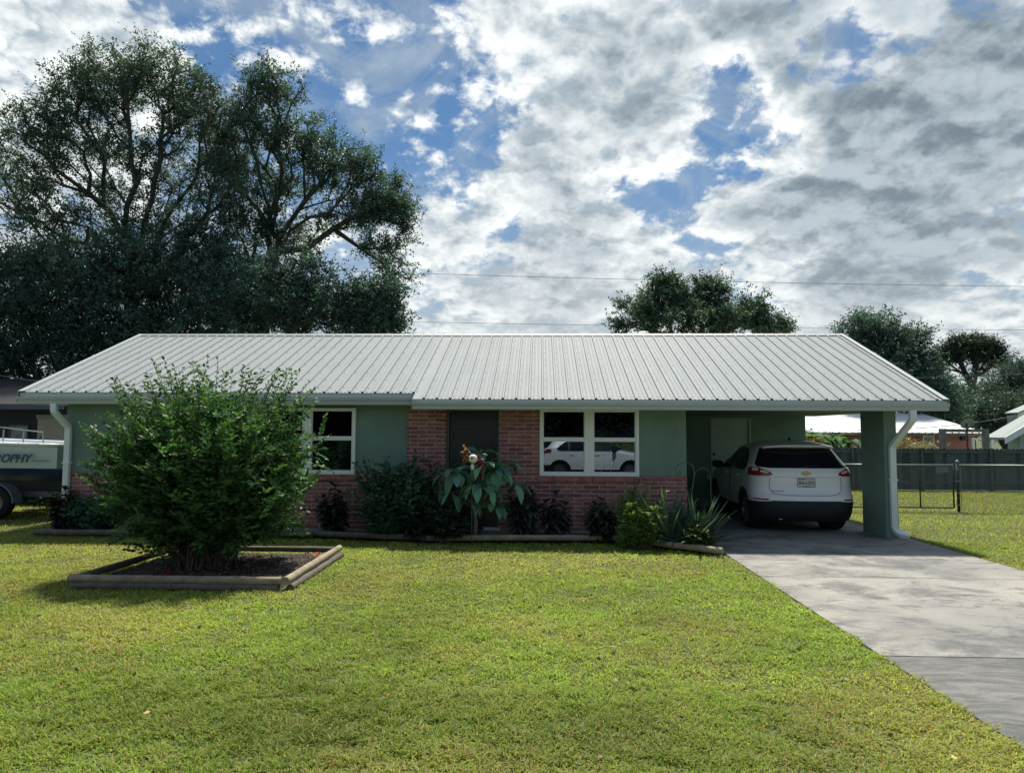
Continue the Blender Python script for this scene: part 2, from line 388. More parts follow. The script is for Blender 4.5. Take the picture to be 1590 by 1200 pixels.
def brick_mat():
    m = bpy.data.materials.new('painted_brick'); m.use_nodes = True
    N, L, b = nodes(m); b.inputs['Roughness'].default_value = .75; b.inputs['Specular IOR Level'].default_value = .3
    tc = N.new('ShaderNodeTexCoord'); mp = N.new('ShaderNodeMapping'); mp.inputs['Rotation'].default_value = (R(-90), 0, 0)
    # x, z -> brick plane; side faces repeat along y, so add y to x
    sx = N.new('ShaderNodeSeparateXYZ'); L.new(tc.outputs['Object'], sx.inputs[0])
    ad = N.new('ShaderNodeMath'); L.new(sx.outputs[0], ad.inputs[0]); L.new(sx.outputs[1], ad.inputs[1])
    cb = N.new('ShaderNodeCombineXYZ'); L.new(ad.outputs[0], cb.inputs[0]); L.new(sx.outputs[2], cb.inputs[1])
    nz = N.new('ShaderNodeTexNoise'); nz.inputs['Scale'].default_value = 14; L.new(tc.outputs['Object'], nz.inputs['Vector'])
    vm = N.new('ShaderNodeVectorMath'); vm.operation = 'SCALE'; L.new(nz.outputs['Color'], vm.inputs[0]); vm.inputs[3].default_value = .006
    va = N.new('ShaderNodeVectorMath'); L.new(cb.outputs[0], va.inputs[0]); L.new(vm.outputs[0], va.inputs[1])
    br = N.new('ShaderNodeTexBrick'); L.new(va.outputs[0], br.inputs['Vector'])
    br.inputs['Scale'].default_value = 1; br.inputs['Brick Width'].default_value = .295; br.inputs['Row Height'].default_value = .0735
    br.inputs['Mortar Size'].default_value = .007; br.inputs['Mortar Smooth'].default_value = .3; br.inputs['Bias'].default_value = -.1
    br.offset = .5; br.inputs['Color1'].default_value = (.37, .172, .150, 1); br.inputs['Color2'].default_value = (.20, .075, .080, 1)
    br.inputs['Mortar'].default_value = (.60, .44, .41, 1)
    n2 = N.new('ShaderNodeTexNoise'); n2.inputs['Scale'].default_value = 5; n2.inputs['Detail'].default_value = 8; mp2 = N.new('ShaderNodeMapping'); mp2.inputs['Scale'].default_value = (1, 1, 5)
    L.new(tc.outputs['Object'], mp2.inputs[0]); L.new(mp2.outputs[0], n2.inputs['Vector'])
    mr = N.new('ShaderNodeMapRange'); mr.inputs[1].default_value = .3; mr.inputs[2].default_value = .7; mr.inputs[3].default_value = .62; mr.inputs[4].default_value = 1.25
    L.new(n2.outputs['Fac'], mr.inputs[0])
    sc = N.new('ShaderNodeVectorMath'); sc.operation = 'SCALE'; L.new(br.outputs['Color'], sc.inputs[0]); L.new(mr.outputs[0], sc.inputs[3])
    L.new(sc.outputs[0], b.inputs['Base Color'])
    bp = N.new('ShaderNodeBump'); bp.invert = True; bp.inputs['Strength'].default_value = .9; bp.inputs['Distance'].default_value = .008
    L.new(br.outputs['Fac'], bp.inputs['Height']); L.new(bp.outputs[0], b.inputs['Normal'])
    return m
BRICK = brick_mat()
STUC = mat('green_stucco', (.180, .275, .228), .85, .13, 1.6, bump=.9, bscale=90)
STUCL = STUC
WHITE = mat('white_trim', (.84, .87, .85), .45, .04, 2)
SPOUT = mat('white_spout', (.72, .77, .76), .4, .05, 1.5)
GUT = mat('white_aluminium', (.43, .48, .48), .5, .05, 1.5)
FASC = mat('fascia_paint', (.30, .37, .36), .6)
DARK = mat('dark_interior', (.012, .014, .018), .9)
def glass_mat(name, refl, tint=(.5, .55, .55), gl=(.36, .43, .52)):
    m = bpy.data.materials.new(name); m.use_nodes = True; N, L, b = nodes(m); MATS[name] = m
    g = N.new('ShaderNodeBsdfGlossy'); g.inputs['Roughness'].default_value = .0; g.inputs['Color'].default_value = (*gl, 1)
    t = N.new('ShaderNodeBsdfTransparent'); t.inputs['Color'].default_value = (*tint, 1)
    fr = N.new('ShaderNodeFresnel'); fr.inputs[0].default_value = 1.45
    ad = N.new('ShaderNodeMath'); ad.inputs[1].default_value = refl; L.new(fr.outputs[0], ad.inputs[0]); ad.use_clamp = True
    mx = N.new('ShaderNodeMixShader'); L.new(ad.outputs[0], mx.inputs[0]); L.new(t.outputs[0], mx.inputs[1]); L.new(g.outputs[0], mx.inputs[2])
    L.new(mx.outputs[0], N['Material Output'].inputs[0]); return m
GLASS = glass_mat('window_glass', .12, (.78, .84, .84))
SCREEN = glass_mat('window_glass_upper', .015, (.35, .38, .40), (.12, .14, .17))

ZW = 1.035        # top of the brick wainscot
wl0, wl1 = wx(402), wx(552); wr0, wr1 = wx(838), wx(992); d0, d1 = wx(692), wx(775); b0 = wx(632)
TOP = 2.30
def hp(mb, name, m, **k): return mb.build(name, m, house, **k)
YS_, YBK = 12.78, 12.98       # stucco face, inner face of the front wall
s = MB()
s.box((X0, YS_, ZW+.002), (wl0, YBK, TOP)).box((wl1, YS_, ZW+.002), (b0, YBK, TOP)).box((wr1, YS_, ZW+.002), (XC, YBK, TOP))
s.box((wl0, YS_, 2.235), (wl1, YBK, TOP)).box((wr0, YS_, 2.235), (wr1, YBK, TOP)).box((d0, YS_, 2.225), (d1, YBK, TOP))
s.box((X0, YBK+.002, -.1), (X0+.2, YB-.45, 2.4)).box((X0+.202, YB-.65, -.1), (XC, YB-.45, 2.4)).box((XC-.2, YBK+.002, -.1), (XC, 17.898, 2.4))
hp(s, 'wall', STUC)
br = MB()
br.box((X0, WY, -.1), (b0-.002, YBK-.004, ZW)).box((b0, WY, -.1), (d0, YBK-.004, TOP+.02)).box((d1, WY, -.1), (wr0, YBK-.004, TOP+.02)).box((wr0+.002, WY, -.1), (XC, YBK-.004, ZW))
hp(br, 'brick_facing', BRICK)
# rowlock sills of upright bricks under the windows
def rowlock(x0, x1, z0, z1):
    mb = MB(); n = int((x1-x0)/.074); w = (x1-x0)/n
    for i in range(n): mb.box((x0+i*w+.003, WY-.028, z0), (x0+(i+1)*w-.003, WY+.05, z1))
    mb.box((x0, WY-.018, z0+.002), (x1, WY+.04, z1-.004), 1)
    return mb
BR2 = mat('sill_brick', (.34, .135, .12), .7, .35, 9, bump=.3); MORT = mat('mortar', (.42, .29, .26), .9)
for (a, c) in ((wr0-.03, wr1+.05), (wl0-.03, wl1+.05)):
    rowlock(a, c, ZW-.092, ZW+.004).build('window_sill', [BR2, MORT], house)
rowlock(wr1+.06, XC, ZW-.04, ZW+.004).build('brick_cap', [BR2, MORT], house)
rowlock(X0, wl0-.04, ZW-.04, ZW+.004).build('brick_cap', [BR2, MORT], house)
# interior shell
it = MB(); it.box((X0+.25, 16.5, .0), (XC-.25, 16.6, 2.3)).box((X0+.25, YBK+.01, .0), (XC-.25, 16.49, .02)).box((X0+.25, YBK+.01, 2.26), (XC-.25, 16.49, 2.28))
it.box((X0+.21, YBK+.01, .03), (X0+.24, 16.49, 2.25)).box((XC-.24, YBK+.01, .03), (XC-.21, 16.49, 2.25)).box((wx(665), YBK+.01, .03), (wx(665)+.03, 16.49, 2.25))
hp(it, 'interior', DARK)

BLIND = mat('blind_slat', (.20, .21, .22), .6); BLIND2 = mat('white_blind_slat', (.55, .55, .52), .6)
def window(x0, x1, z0, z1, rail, slat_m, only=None):
    fy0, fy1 = YS_-.055, YS_+.05; f = MB(); w = .055
    f.box((x0, fy0, z0), (x0+w, fy1, z1)).box((x1-w, fy0, z0), (x1, fy1, z1)).box((x0+w, fy0, z0), (x1-w, fy1, z0+w)).box((x0+w, fy0, z1-.04), (x1-w, fy1, z1))
    c = (x0+x1)/2; f.box((c-.075, fy0, z0+w), (c+.075, fy1, z1-.04))
    f.box((c-.008, fy0-.006, z0+w), (c+.008, fy0-.0005, z1-.04))
    for (a, b_) in ((x0+w, c-.075), (c+.075, x1-w)):
        f.box((a, fy0+.012, rail-.02), (b_, fy1-.01, rail+.02))
        for (q0, q1) in ((z0+w, rail-.02), (rail+.02, z1-.04)):     # sash frames
            t = .018; yy0, yy1 = fy0+.022, fy1-.02
            f.box((a, yy0, q0), (a+t, yy1, q1)).box((b_-t, yy0, q0), (b_, yy1, q1)).box((a+t, yy0, q0), (b_-t, yy1, q0+t)).box((a+t, yy0, q1-t), (b_-t, yy1, q1))
    fo = f.build('window', WHITE, house, bevel=.003)
    k = 0
    for (a, b_) in ((x0+w, c-.075), (c+.075, x1-w)):
        for (q0, q1, mm) in ((z0+w+.018, rail-.038, GLASS), (rail+.038, z1-.058, SCREEN)):
            MB().box((a+.018, YS_-.005, q0), (b_-.018, YS_+.001, q1)).build('pane', mm, fo)
        bl = MB(); z = z0+.08
        if only is None or k in only:
            while z < z1-.06:
                bl.add([(a+.01, YBK-.03, z), (b_-.01, YBK-.03, z), (b_-.01, YBK+.005, z+.022), (a+.01, YBK+.005, z+.022)], [(0, 1, 2, 3)])
                bl.add([(a+.01, YBK-.03, z-.002), (b_-.01, YBK-.03, z-.002), (b_-.01, YBK+.005, z+.020), (a+.01, YBK+.005, z+.020)], [(3, 2, 1, 0)])
                z += .042
            bl.build('blind', slat_m, fo, fixn=False)
        k += 1
    return fo
window(wl0, wl1, ZW+.004, 2.232, 1.685, BLIND)
wr = window(wr0, wr1, ZW+.004, 2.232, 1.685, BLIND2, only=())
# a slim louvred shutter stands inside the right half
lv = MB(); xa, xb = wx(925), wx(953)
for k in range(17):
    z = 1.12+.046*k
    if z > 1.82: break
    lv.box((xa, 13.45, z), (xb, 13.47, z+.034))
lv.box((xa-.03, 13.44, 1.05), (xa-.005, 13.48, 1.86)).box((xb+.005, 13.44, 1.05), (xb+.03, 13.48, 1.86)).box(((xa+xb)/2-.012, 13.43, 1.05), ((xa+xb)/2+.012, 13.449, 1.86))
lv.build('louvre_shutter', mat('shutter_white', (.8, .8, .76), .5), wr)

# front door
DOORM = mat('dark_door', (.008, .014, .024), .35, .15, 3)
dr = MB().box((d0+.05, 12.93, .10), (d1-.05, 12.97, 2.175))
for (a, b_, q0, q1) in ((.13, .42, .25, .85), (.54, .83, .25, .85), (.13, .42, 1.0, 1.85), (.54, .83, 1.0, 1.85)):
    dr.box((d0+a, 12.915, q0), (d0+b_, 12.929, q1))
do = dr.build('front_door', DOORM, house, bevel=.006)
MB().lathe([(.0, -.06), (.028, -.055), (.03, -.03), (.012, -.02), (.012, .0)], (d1-.14, 12.93, 1.02), 16, axis=1).build('handle', mat('brass', (.35, .26, .12), .3, metal=1.), do)
MB().lathe([(0, -.02), (.025, -.018), (.027, 0)], (d1-.14, 12.93, 1.2), 16, axis=1).build('deadbolt', MATS['brass'], do)
MB().box((d0, 12.86, .1), (d0+.045, 12.97, 2.22)).box((d1-.045, 12.86, .1), (d1, 12.97, 2.22)).box((d0+.045, 12.86, 2.18), (d1-.045, 12.97, 2.22)).build('door_frame', mat('door_frame', (.10, .13, .14), .6), house)
MB().box((d0-.02, 12.70, .077), (d1+.02, 12.96, .105)).build('threshold', mat('threshold', (.75, .77, .76), .5), house)

# carport: storage wall with a door, wing wall
sw = MB(); YSW = 17.9; da, db = wx(1103, YSW), wx(1166, YSW); XSE = wx(1251, YSW)
sw.box((XC+.002, YSW, .0), (da, YSW+.15, 2.45)).box((db, YSW, .0), (XSE, YSW+.15, 2.45)).box((da, YSW, 2.19), (db, YSW+.15, 2.45)).box((XSE-.15, YSW+.152, 0), (XSE, YB-.45, 2.3))
hp(sw, 'storage_wall', STUC)
sd = MB().box((da+.05, YSW+.03, .02), (db-.05, YSW+.07, 2.142)).build('storage_door', mat('pale_green_door', (.42, .52, .46), .5, .05), house, bevel=.004)
MB().box((da, YSW-.012, .0), (da+.05, YSW+.06, 2.19)).box((db-.05, YSW-.012, .0), (db, YSW+.06, 2.19)).box((da+.05, YSW-.012, 2.13), (db-.05, YSW+.06, 2.19)).build('door_frame', mat('pale_door_frame', (.36, .46, .41), .5), house)
kx = P(1108, 705, YSW)
MB().lathe([(0, -.03), (.032, -.026), (.034, 0)], (kx.x+.02, YSW+.03, kx.z), 18, axis=1).build('deadbolt', mat('dark_bronze', (.03, .025, .02), .4, metal=.8), sd)
MB().lathe([(0, -.07), (.027, -.06), (.03, -.04), (.012, -.02), (.03, 0)], (kx.x+.02, YSW+.03, kx.z-.17), 18, axis=1).build('handle', mat('dark_bronze', (.03, .025, .02), .4, metal=.8), sd)
hp(MB().box((XW0, WY, .0), (XW1, 13.66, 2.33)), 'wing_wall', STUC, bevel=.01)
hp(MB().box((XW0+.01, 12.9, 2.331), (XW1-.01, YSW+.1, 2.42)), 'beam', STUC)

# roof: ribbed sheets
ROOFM = bpy.data.materials.new('painted_metal_roof'); ROOFM.use_nodes = True
def _rm():
    N, L, b = nodes(ROOFM); b.inputs['Roughness'].default_value = .62; b.inputs['Specular IOR Level'].default_value = .15
    tc = N.new('ShaderNodeTexCoord'); mp = N.new('ShaderNodeMapping'); mp.inputs['Scale'].default_value = (2.2, .35, 1); L.new(tc.outputs['Object'], mp.inputs[0])
    n = N.new('ShaderNodeTexNoise'); n.inputs['Scale'].default_value = 1.6; n.inputs['Detail'].default_value = 9; n.inputs['Roughness'].default_value = .65; L.new(mp.outputs[0], n.inputs['Vector'])
    mx = N.new('ShaderNodeMix'); mx.data_type = 'RGBA'; L.new(n.outputs['Fac'], mx.inputs[0])
    mx.inputs[6].default_value = (.195, .22, .235, 1); mx.inputs[7].default_value = (.295, .32, .33, 1); L.new(mx.outputs[2], b.inputs['Base Color'])
    # sheet-wise tint: every 0.914 m a new sheet
    n2 = N.new('ShaderNodeTexNoise'); n2.inputs['Scale'].default_value = 5; n2.inputs['Detail'].default_value = 3; L.new(tc.outputs['Object'], n2.inputs['Vector'])
    bp = N.new('ShaderNodeBump'); bp.inputs['Strength'].default_value = .12; bp.inputs['Distance'].default_value = .01; L.new(n2.outputs['Fac'], bp.inputs['Height']); L.new(bp.outputs[0], b.inputs['Normal'])
_rm()
def roof_sheet(x0, x1, ya, yb, za, zb, ribs, minor=True):
    prof = [(x0, 0.)]
    for r in ribs:
        if r-.03 <= x0 or r+.03 >= x1: continue
        prof += [(r-.026, 0), (r-.014, .026), (r+.014, .026), (r+.026, 0)]
        if minor:
            for q in (.078, .15):
                if r+q+.02 < x1: prof += [(r+q-.014, 0), (r+q-.006, .006), (r+q+.006, .006), (r+q+.014, 0)]
    prof.append((x1, 0.))
    n = len(prof); vs = [(x, ya, za+h) for x, h in prof]+[(x, yb, zb+h) for x, h in prof]
    return vs, [(i, i+1, n+i+1, n+i) for i in range(n-1)]
PITCH = .2286
RIBS = [XR0+.10+PITCH*i for i in range(int((XR1-XR0)/PITCH)+1)]
fr = MB()
# the front sheets line up over the step in the eave
fr.add(*roof_sheet(XR0, XS, YE2, YR-.02, rz(YE2), rz(YR-.02), RIBS)); fr.add(*roof_sheet(XS, XR1, YE, YR-.02, rz(YE), rz(YR-.02), RIBS))
fr.add(*roof_sheet(XR0, XR1, YB, YR+.02, rz(YE2), rz(YR-.02), RIBS, False))
roof = fr.build('roof', ROOFM, house, fixn=False)
sc = MB()
def hexa(mb, x, y, z, r):
    n = 6; t = math.atan(SL)
    for zz, rr in ((.002, r), (.009, r*.55)):
        vs = [(x+rr*math.cos(k*math.pi/3), y+rr*math.sin(k*math.pi/3)*math.cos(t), z+zz+rr*math.sin(k*math.pi/3)*math.sin(t)) for k in range(n)]
        mb.add(vs, [tuple(range(n))])
for r in RIBS:
    for k in range(10):
        y = 12.30+k*.425+(.0 if k % 2 else .02)
        for dx in (.050,) if k else (.05, -.05):
            if r+dx < XS+.03 and y < YE2+.04: y2 = YE2+.08
            else: y2 = y
            if XR0+.02 < r+dx < XR1-.02: hexa(sc, r+dx, y2, rz(y2), .017)
sc.build('screws', mat('screw_washer', (.07, .075, .08), .6), roof, fixn=False)
cap = MB()
for sgn in (-1, 1):
    y1 = YR+sgn*.15; z1 = ZR-.15*SL+.022
    cap.add([(XR0-.01, YR, ZR+.026), (XR1+.01, YR, ZR+.026), (XR1+.01, y1, z1), (XR0-.01, y1, z1), (XR0-.01, YR, ZR+.020), (XR1+.01, YR, ZR+.020), (XR1+.01, y1, z1-.006), (XR0-.01, y1, z1-.006)],
            [(0, 1, 2, 3), (7, 6, 5, 4), (3, 2, 6, 7), (0, 3, 7, 4), (1, 2, 6, 5)])
cap.build('ridge_cap', mat('ridge_metal', (.20, .22, .23), .5), roof)
RAKE = mat('rake_metal', (.36, .39, .40), .6, spec=.2)
for (x0, x1, ye) in ((XR0-.015, XR0+.075, YE2), (XR1-.075, XR1+.015, YE)):
    rk = MB()
    for (ya, yb) in ((ye-.01, YR), (2*YR-ye+.01, YR)):
        za, zb = ZR-abs(YR-ya)*SL, ZR
        rk.add([(x0, ya, za+.021), (x1, ya, za+.021), (x1, yb, zb+.021), (x0, yb, zb+.021), (x0, ya, za+.026), (x1, ya, za+.026), (x1, yb, zb+.026), (x0, yb, zb+.026)],
               [(0, 3, 2, 1), (4, 5, 6, 7), (0, 1, 5, 4), (1, 2, 6, 5), (2, 3, 7, 6), (3, 0, 4, 7)])
        xo0, xo1 = (x0-.004, x0-.0005) if x0 < 0 else (x1+.0005, x1+.004)
        rk.add([(xo0, ya, za-.10), (xo1, ya, za-.10), (xo1, yb, zb-.10), (xo0, yb, zb-.10), (xo0, ya, za+.024), (xo1, ya, za+.024), (xo1, yb, zb+.024), (xo0, yb, zb+.024)],
               [(0, 3, 2, 1), (4, 5, 6, 7), (0, 1, 5, 4), (1, 2, 6, 5), (2, 3, 7, 6), (3, 0, 4, 7)])
    rk.build('rake_trim', RAKE, roof)
MB().box((XR0+.02, YR-.149, ZR-.15*SL-.004), (XR1-.02, YR-.140, ZR-.15*SL+.014)).build('ridge_shadow_strip', mat('ridge_shadow_dark', (.03, .03, .03), .9), roof)  # dark strip under the cap edge stands in for the rib gap shadow
# deck, soffit, gable ends, fascia
dk = MB()
for (x0, x1, ye) in ((XR0+.02, XS-.001, YE2+.03), (XS, XR1-.02, YE+.03)):
    for (ya, yb) in ((ye, YR), (2*YR-ye, YR)):
        za, zb = ZR-abs(YR-ya)*SL, ZR
        dk.add([(x0, ya, za-.008), (x1, ya, za-.008), (x1, yb, zb-.008), (x0, yb, zb-.008), (x0, ya, za-.10), (x1, ya, za-.10), (x1, yb, zb-.10), (x0, yb, zb-.10)],
               [(0, 3, 2, 1), (4, 5, 6, 7), (0, 1, 5, 4), (1, 2, 6, 5), (2, 3, 7, 6), (3, 0, 4, 7)])
dk.build('roof_deck', mat('plywood', (.22, .16, .09), .9), roof)
SOFF = mat('soffit_paint', (.16, .21, .20), .7)
so_ = MB().box((XR0+.02, YE2+.04, 2.285), (XS-.002, YBK+.3, 2.31)).box((XS, YE+.04, 2.225), (XR1-.03, YBK+.3, 2.245)).box((XC-.1, YBK+.302, 2.24), (XR1-.03, YSW-.002, 2.26))
so_.build('soffit', SOFF, house)
for x in (X0, XW1-.15):
    MB().prism([(12.95, 2.32), (YB-.5, 2.32), (YR, ZR-.12)], 0, x, x+.14).build('gable_end', STUC, house)
fa = MB().box((XR0+.02, YE2+.005, 2.29), (XS-.004, YE2+.028, rz(YE2)-.006)).box((XS, YE+.005, 2.22), (XR1-.004, YE+.028, rz(YE)-.006)).box((XS-.02, YE+.03, 2.22), (XS-.002, YE2+.05, 2.40))
fa.build('fascia', FASC, house)

def gutter(x0, x1, y, ztop):
    pr = [(0, 0), (-.075, 0), (-.085, .03), (-.082, .055), (-.108, .082), (-.112, .122), (-.104, .122), (-.100, .086), (-.076, .058), (-.078, .006), (-.006, .006), (-.006, .135), (0, .135)]
    pr = [(y+a, ztop-.122+b) for a, b in pr]
    mb = MB(); mb.prism(pr, 0, x0, x1)
    for xx in (x0, x1-.004):
        mb.prism([(y, ztop-.120), (y-.074, ztop-.120), (y-.084, ztop-.09), (y-.080, ztop-.067), (y-.107, ztop-.042), (y-.110, ztop-.002), (y-.002, ztop-.002)], 0, xx-.002, xx+.005)
    mb.box((x0, y-.116, ztop-.006), (x1, y-.112, ztop+.006))
    return mb.build('gutter', GUT, house)
gl = P(25, 624, YE2-.1).x; gutter(gl, XS-.01, YE2+.003, 2.40); gutter(XS+.012, P(1475, 630, YE-.1).x, YE+.003, 2.318)
def spout(pts, name='downspout'):
    out = [Vector(pts[0])]
    for i in range(1, len(pts)-1):
        a, b, c = Vector(pts[i-1]), Vector(pts[i]), Vector(pts[i+1])
        p = b+(a-b).normalized()*.045; q = b+(c-b).normalized()*.045
        for t in (0, .25, .5, .75, 1): out.append(p*(1-t)**2+b*2*t*(1-t)+q*t*t)
    out.append(Vector(pts[-1]))
    mb = MB().tube(out, .068, 4, sx=.75, up=(.02, 1, .01) if False else None)
    return mb
def rect_tube(pts, wx_, wy_):
    """rectangular duct whose width stays in the X-Z plane"""
    P3 = []
    pts = [Vector(p) for p in pts]
    for i in range(len(pts)):
        if 0 < i < len(pts)-1:
            a, b, c = pts[i-1], pts[i], pts[i+1]; e = min(.05, (a-b).length*.4, (c-b).length*.4)
            p = b+(a-b).normalized()*e; q = b+(c-b).normalized()*e
            for t in (0, .25, .5, .75, 1): P3.append(p*(1-t)**2+b*2*t*(1-t)+q*t*t)
        else: P3.append(pts[i])
    vs = []; fs = []; ref = Vector((0, 1, 0))
    for i, p in enumerate(P3):
        t = (P3[min(i+1, len(P3)-1)]-P3[max(i-1, 0)]).normalized()
        a = Vector((1, 0, 0)); a = (a-t*a.dot(t))
        if a.length < .3: a = Vector((0, 0, 1))-t*t.z
        a.normalize(); b = t.cross(a); 
        for (q, r) in ((-1, -1), (1, -1), (1, 1), (-1, 1)): vs.append(p+a*q*wx_/2+b*r*wy_/2)
    for i in range(len(P3)-1):
        for k in range(4): q = (k+1) % 4; fs.append((i*4+k, i*4+q, i*4+4+q, i*4+4+k))
    fs += [(3, 2, 1, 0), tuple(len(vs)-4+k for k in range(4))]
    return MB().add(vs, fs)
c1 = P(1417, 640, 12.14); c2 = P(1385, 693, 12.69)
rect_tube([(c1.x, 12.14, 2.21), (c1.x, 12.14, c1.z-.12), (c2.x, 12.69, c2.z), (c2.x, 12.69, .17), (c2.x+.06, 12.62, .09), (c2.x+.19, 12.57, .065)], .105, .075).build('downspout', SPOUT, house, bevel=.008)
MB().box((c2.x-.07, 12.645, 1.0), (c2.x+.07, 12.735, 1.03)).build('spout_strap', SPOUT, house)
c1 = P(84, 632, YE2-.06); c2 = P(106, 662, 12.68)
rect_tube([(c1.x, YE2-.06, 2.29), (c1.x, YE2-.06, c1.z-.08), (c2.x, 12.69, c2.z-.02), (c2.x, 12.69, .17), (c2.x, 12.50, .08)], .105, .075).build('downspout', SPOUT, house, bevel=.008)
MB().box((c2.x-.07, 12.645, 1.2), (c2.x+.07, 12.735, 1.23)).build('spout_strap', SPOUT, house)
# ------------------------------------------------------------------ the parked car (local: rear bumper at y 0, nose at +y, ground z 0)
def smooth_interp(zs, ks):
    zz = np.linspace(min(k[0] for k in ks), max(k[0] for k in ks), 600)
    vv = np.interp(zz, [k[0] for k in ks], [k[1] for k in ks])
    w = int(.03/(zz[1]-zz[0]))*2+1; pad = np.pad(vv, w, mode='reflect', reflect_type='odd'); vv = np.convolve(pad, np.ones(w)/w, 'same')[w:-w]
    return np.interp(zs, zz, vv)
KW = [(.22, .86), (.30, .89), (.45, .905), (.62, .92), (.80, .918), (1.0, .905), (1.12, .89), (1.2, .865), (1.54, .68), (1.60, .62), (1.645, .50)]
KR = [(.22, .14), (.30, .06), (.42, .02), (.56, .0), (.66, .0), (.72, .05), (.82, .08), (1.0, .075), (1.04, .06), (1.16, .11), (1.22, .16), (1.52, .42), (1.58, .50), (1.645, .80)]
KF = [(.22, 4.50), (.35, 4.60), (.55, 4.65), (.75, 4.63), (.9, 4.52), (.99, 4.30), (1.06, 3.85), (1.11, 3.55), (1.16, 3.40), (1.52, 2.70), (1.58, 2.45), (1.645, 2.0)]
def cW(z): return float(smooth_interp(z, KW))
def cR(z): return float(smooth_interp(z, KR))
def cF(z): return float(smooth_interp(z, KF))
CR, CF_, NR = .55, .95, 3.2
def rear_y(x, z): t = min(abs(x)/cW(z), .995); return cR(z)+CR*(1-(1-t**NR)**(1/NR))
def front_y(x, z): t = min(abs(x)/cW(z), .995); return cF(z)-CF_*(1-(1-t**NR)**(1/NR))
def side_x(y, z):
    w = cW(z)
    if y < cR(z)+CR: s_ = max(0, min(1, (cR(z)+CR-y)/CR)); return w*(1-s_**NR)**(1/NR)
    if y > cF(z)-CF_: s_ = max(0, min(1, (y-cF(z)+CF_)/CF_)); return w*(1-s_**NR)**(1/NR)
    return w
def outline(z, n1=18, n2=34):
    pts = []
    for k in range(-n1, n1+1):                      # rear, left to right
        a = math.pi/2*k/n1; t = math.copysign(abs(math.sin(a))**(2/NR), a); w = cW(z)
        pts.append((w*t, cR(z)+CR*(1-abs(math.cos(a))**(2/NR))))
    y0, y1 = cR(z)+CR, cF(z)-CF_
    for k in range(1, n2): pts.append((cW(z), y0+(y1-y0)*k/n2))
    for k in range(-n1, n1+1):
        a = -math.pi/2*k/n1; t = math.copysign(abs(math.sin(a))**(2/NR), a); w = cW(z)
        pts.append((w*t, cF(z)-CF_*(1-abs(math.cos(a))**(2/NR))))
    for k in range(1, n2): pts.append((-cW(z), y1+(y0-y1)*k/n2))
    return pts
WHEELS = [(s_, y) for s_ in (-1, 1) for y in (.93, 3.655)]
CARP = mat('white_car_paint', (.88, .90, .90), .22, coat=.6); CBLK = mat('black_plastic', (.014, .016, .020), .55)
CGL = mat('tinted_car_glass', (.006, .009, .018), .06, spec=.6); TYRE = mat('tyre_rubber', (.012, .012, .013), .85)
RIM = mat('alloy_rim', (.42, .43, .45), .3, metal=.9); REDL = mat('tail_lamp_red', (.30, .004, .010), .12, coat=1); CLRL = mat('lamp_clear', (.75, .68, .68), .12, coat=1)
CHROME = mat('chrome', (.55, .56, .57), .12, metal=1.); GOLD = mat('gold_badge', (.60, .42, .15), .25, metal=1.); SEAM = mat('panel_gap', (.02, .022, .024), .8)
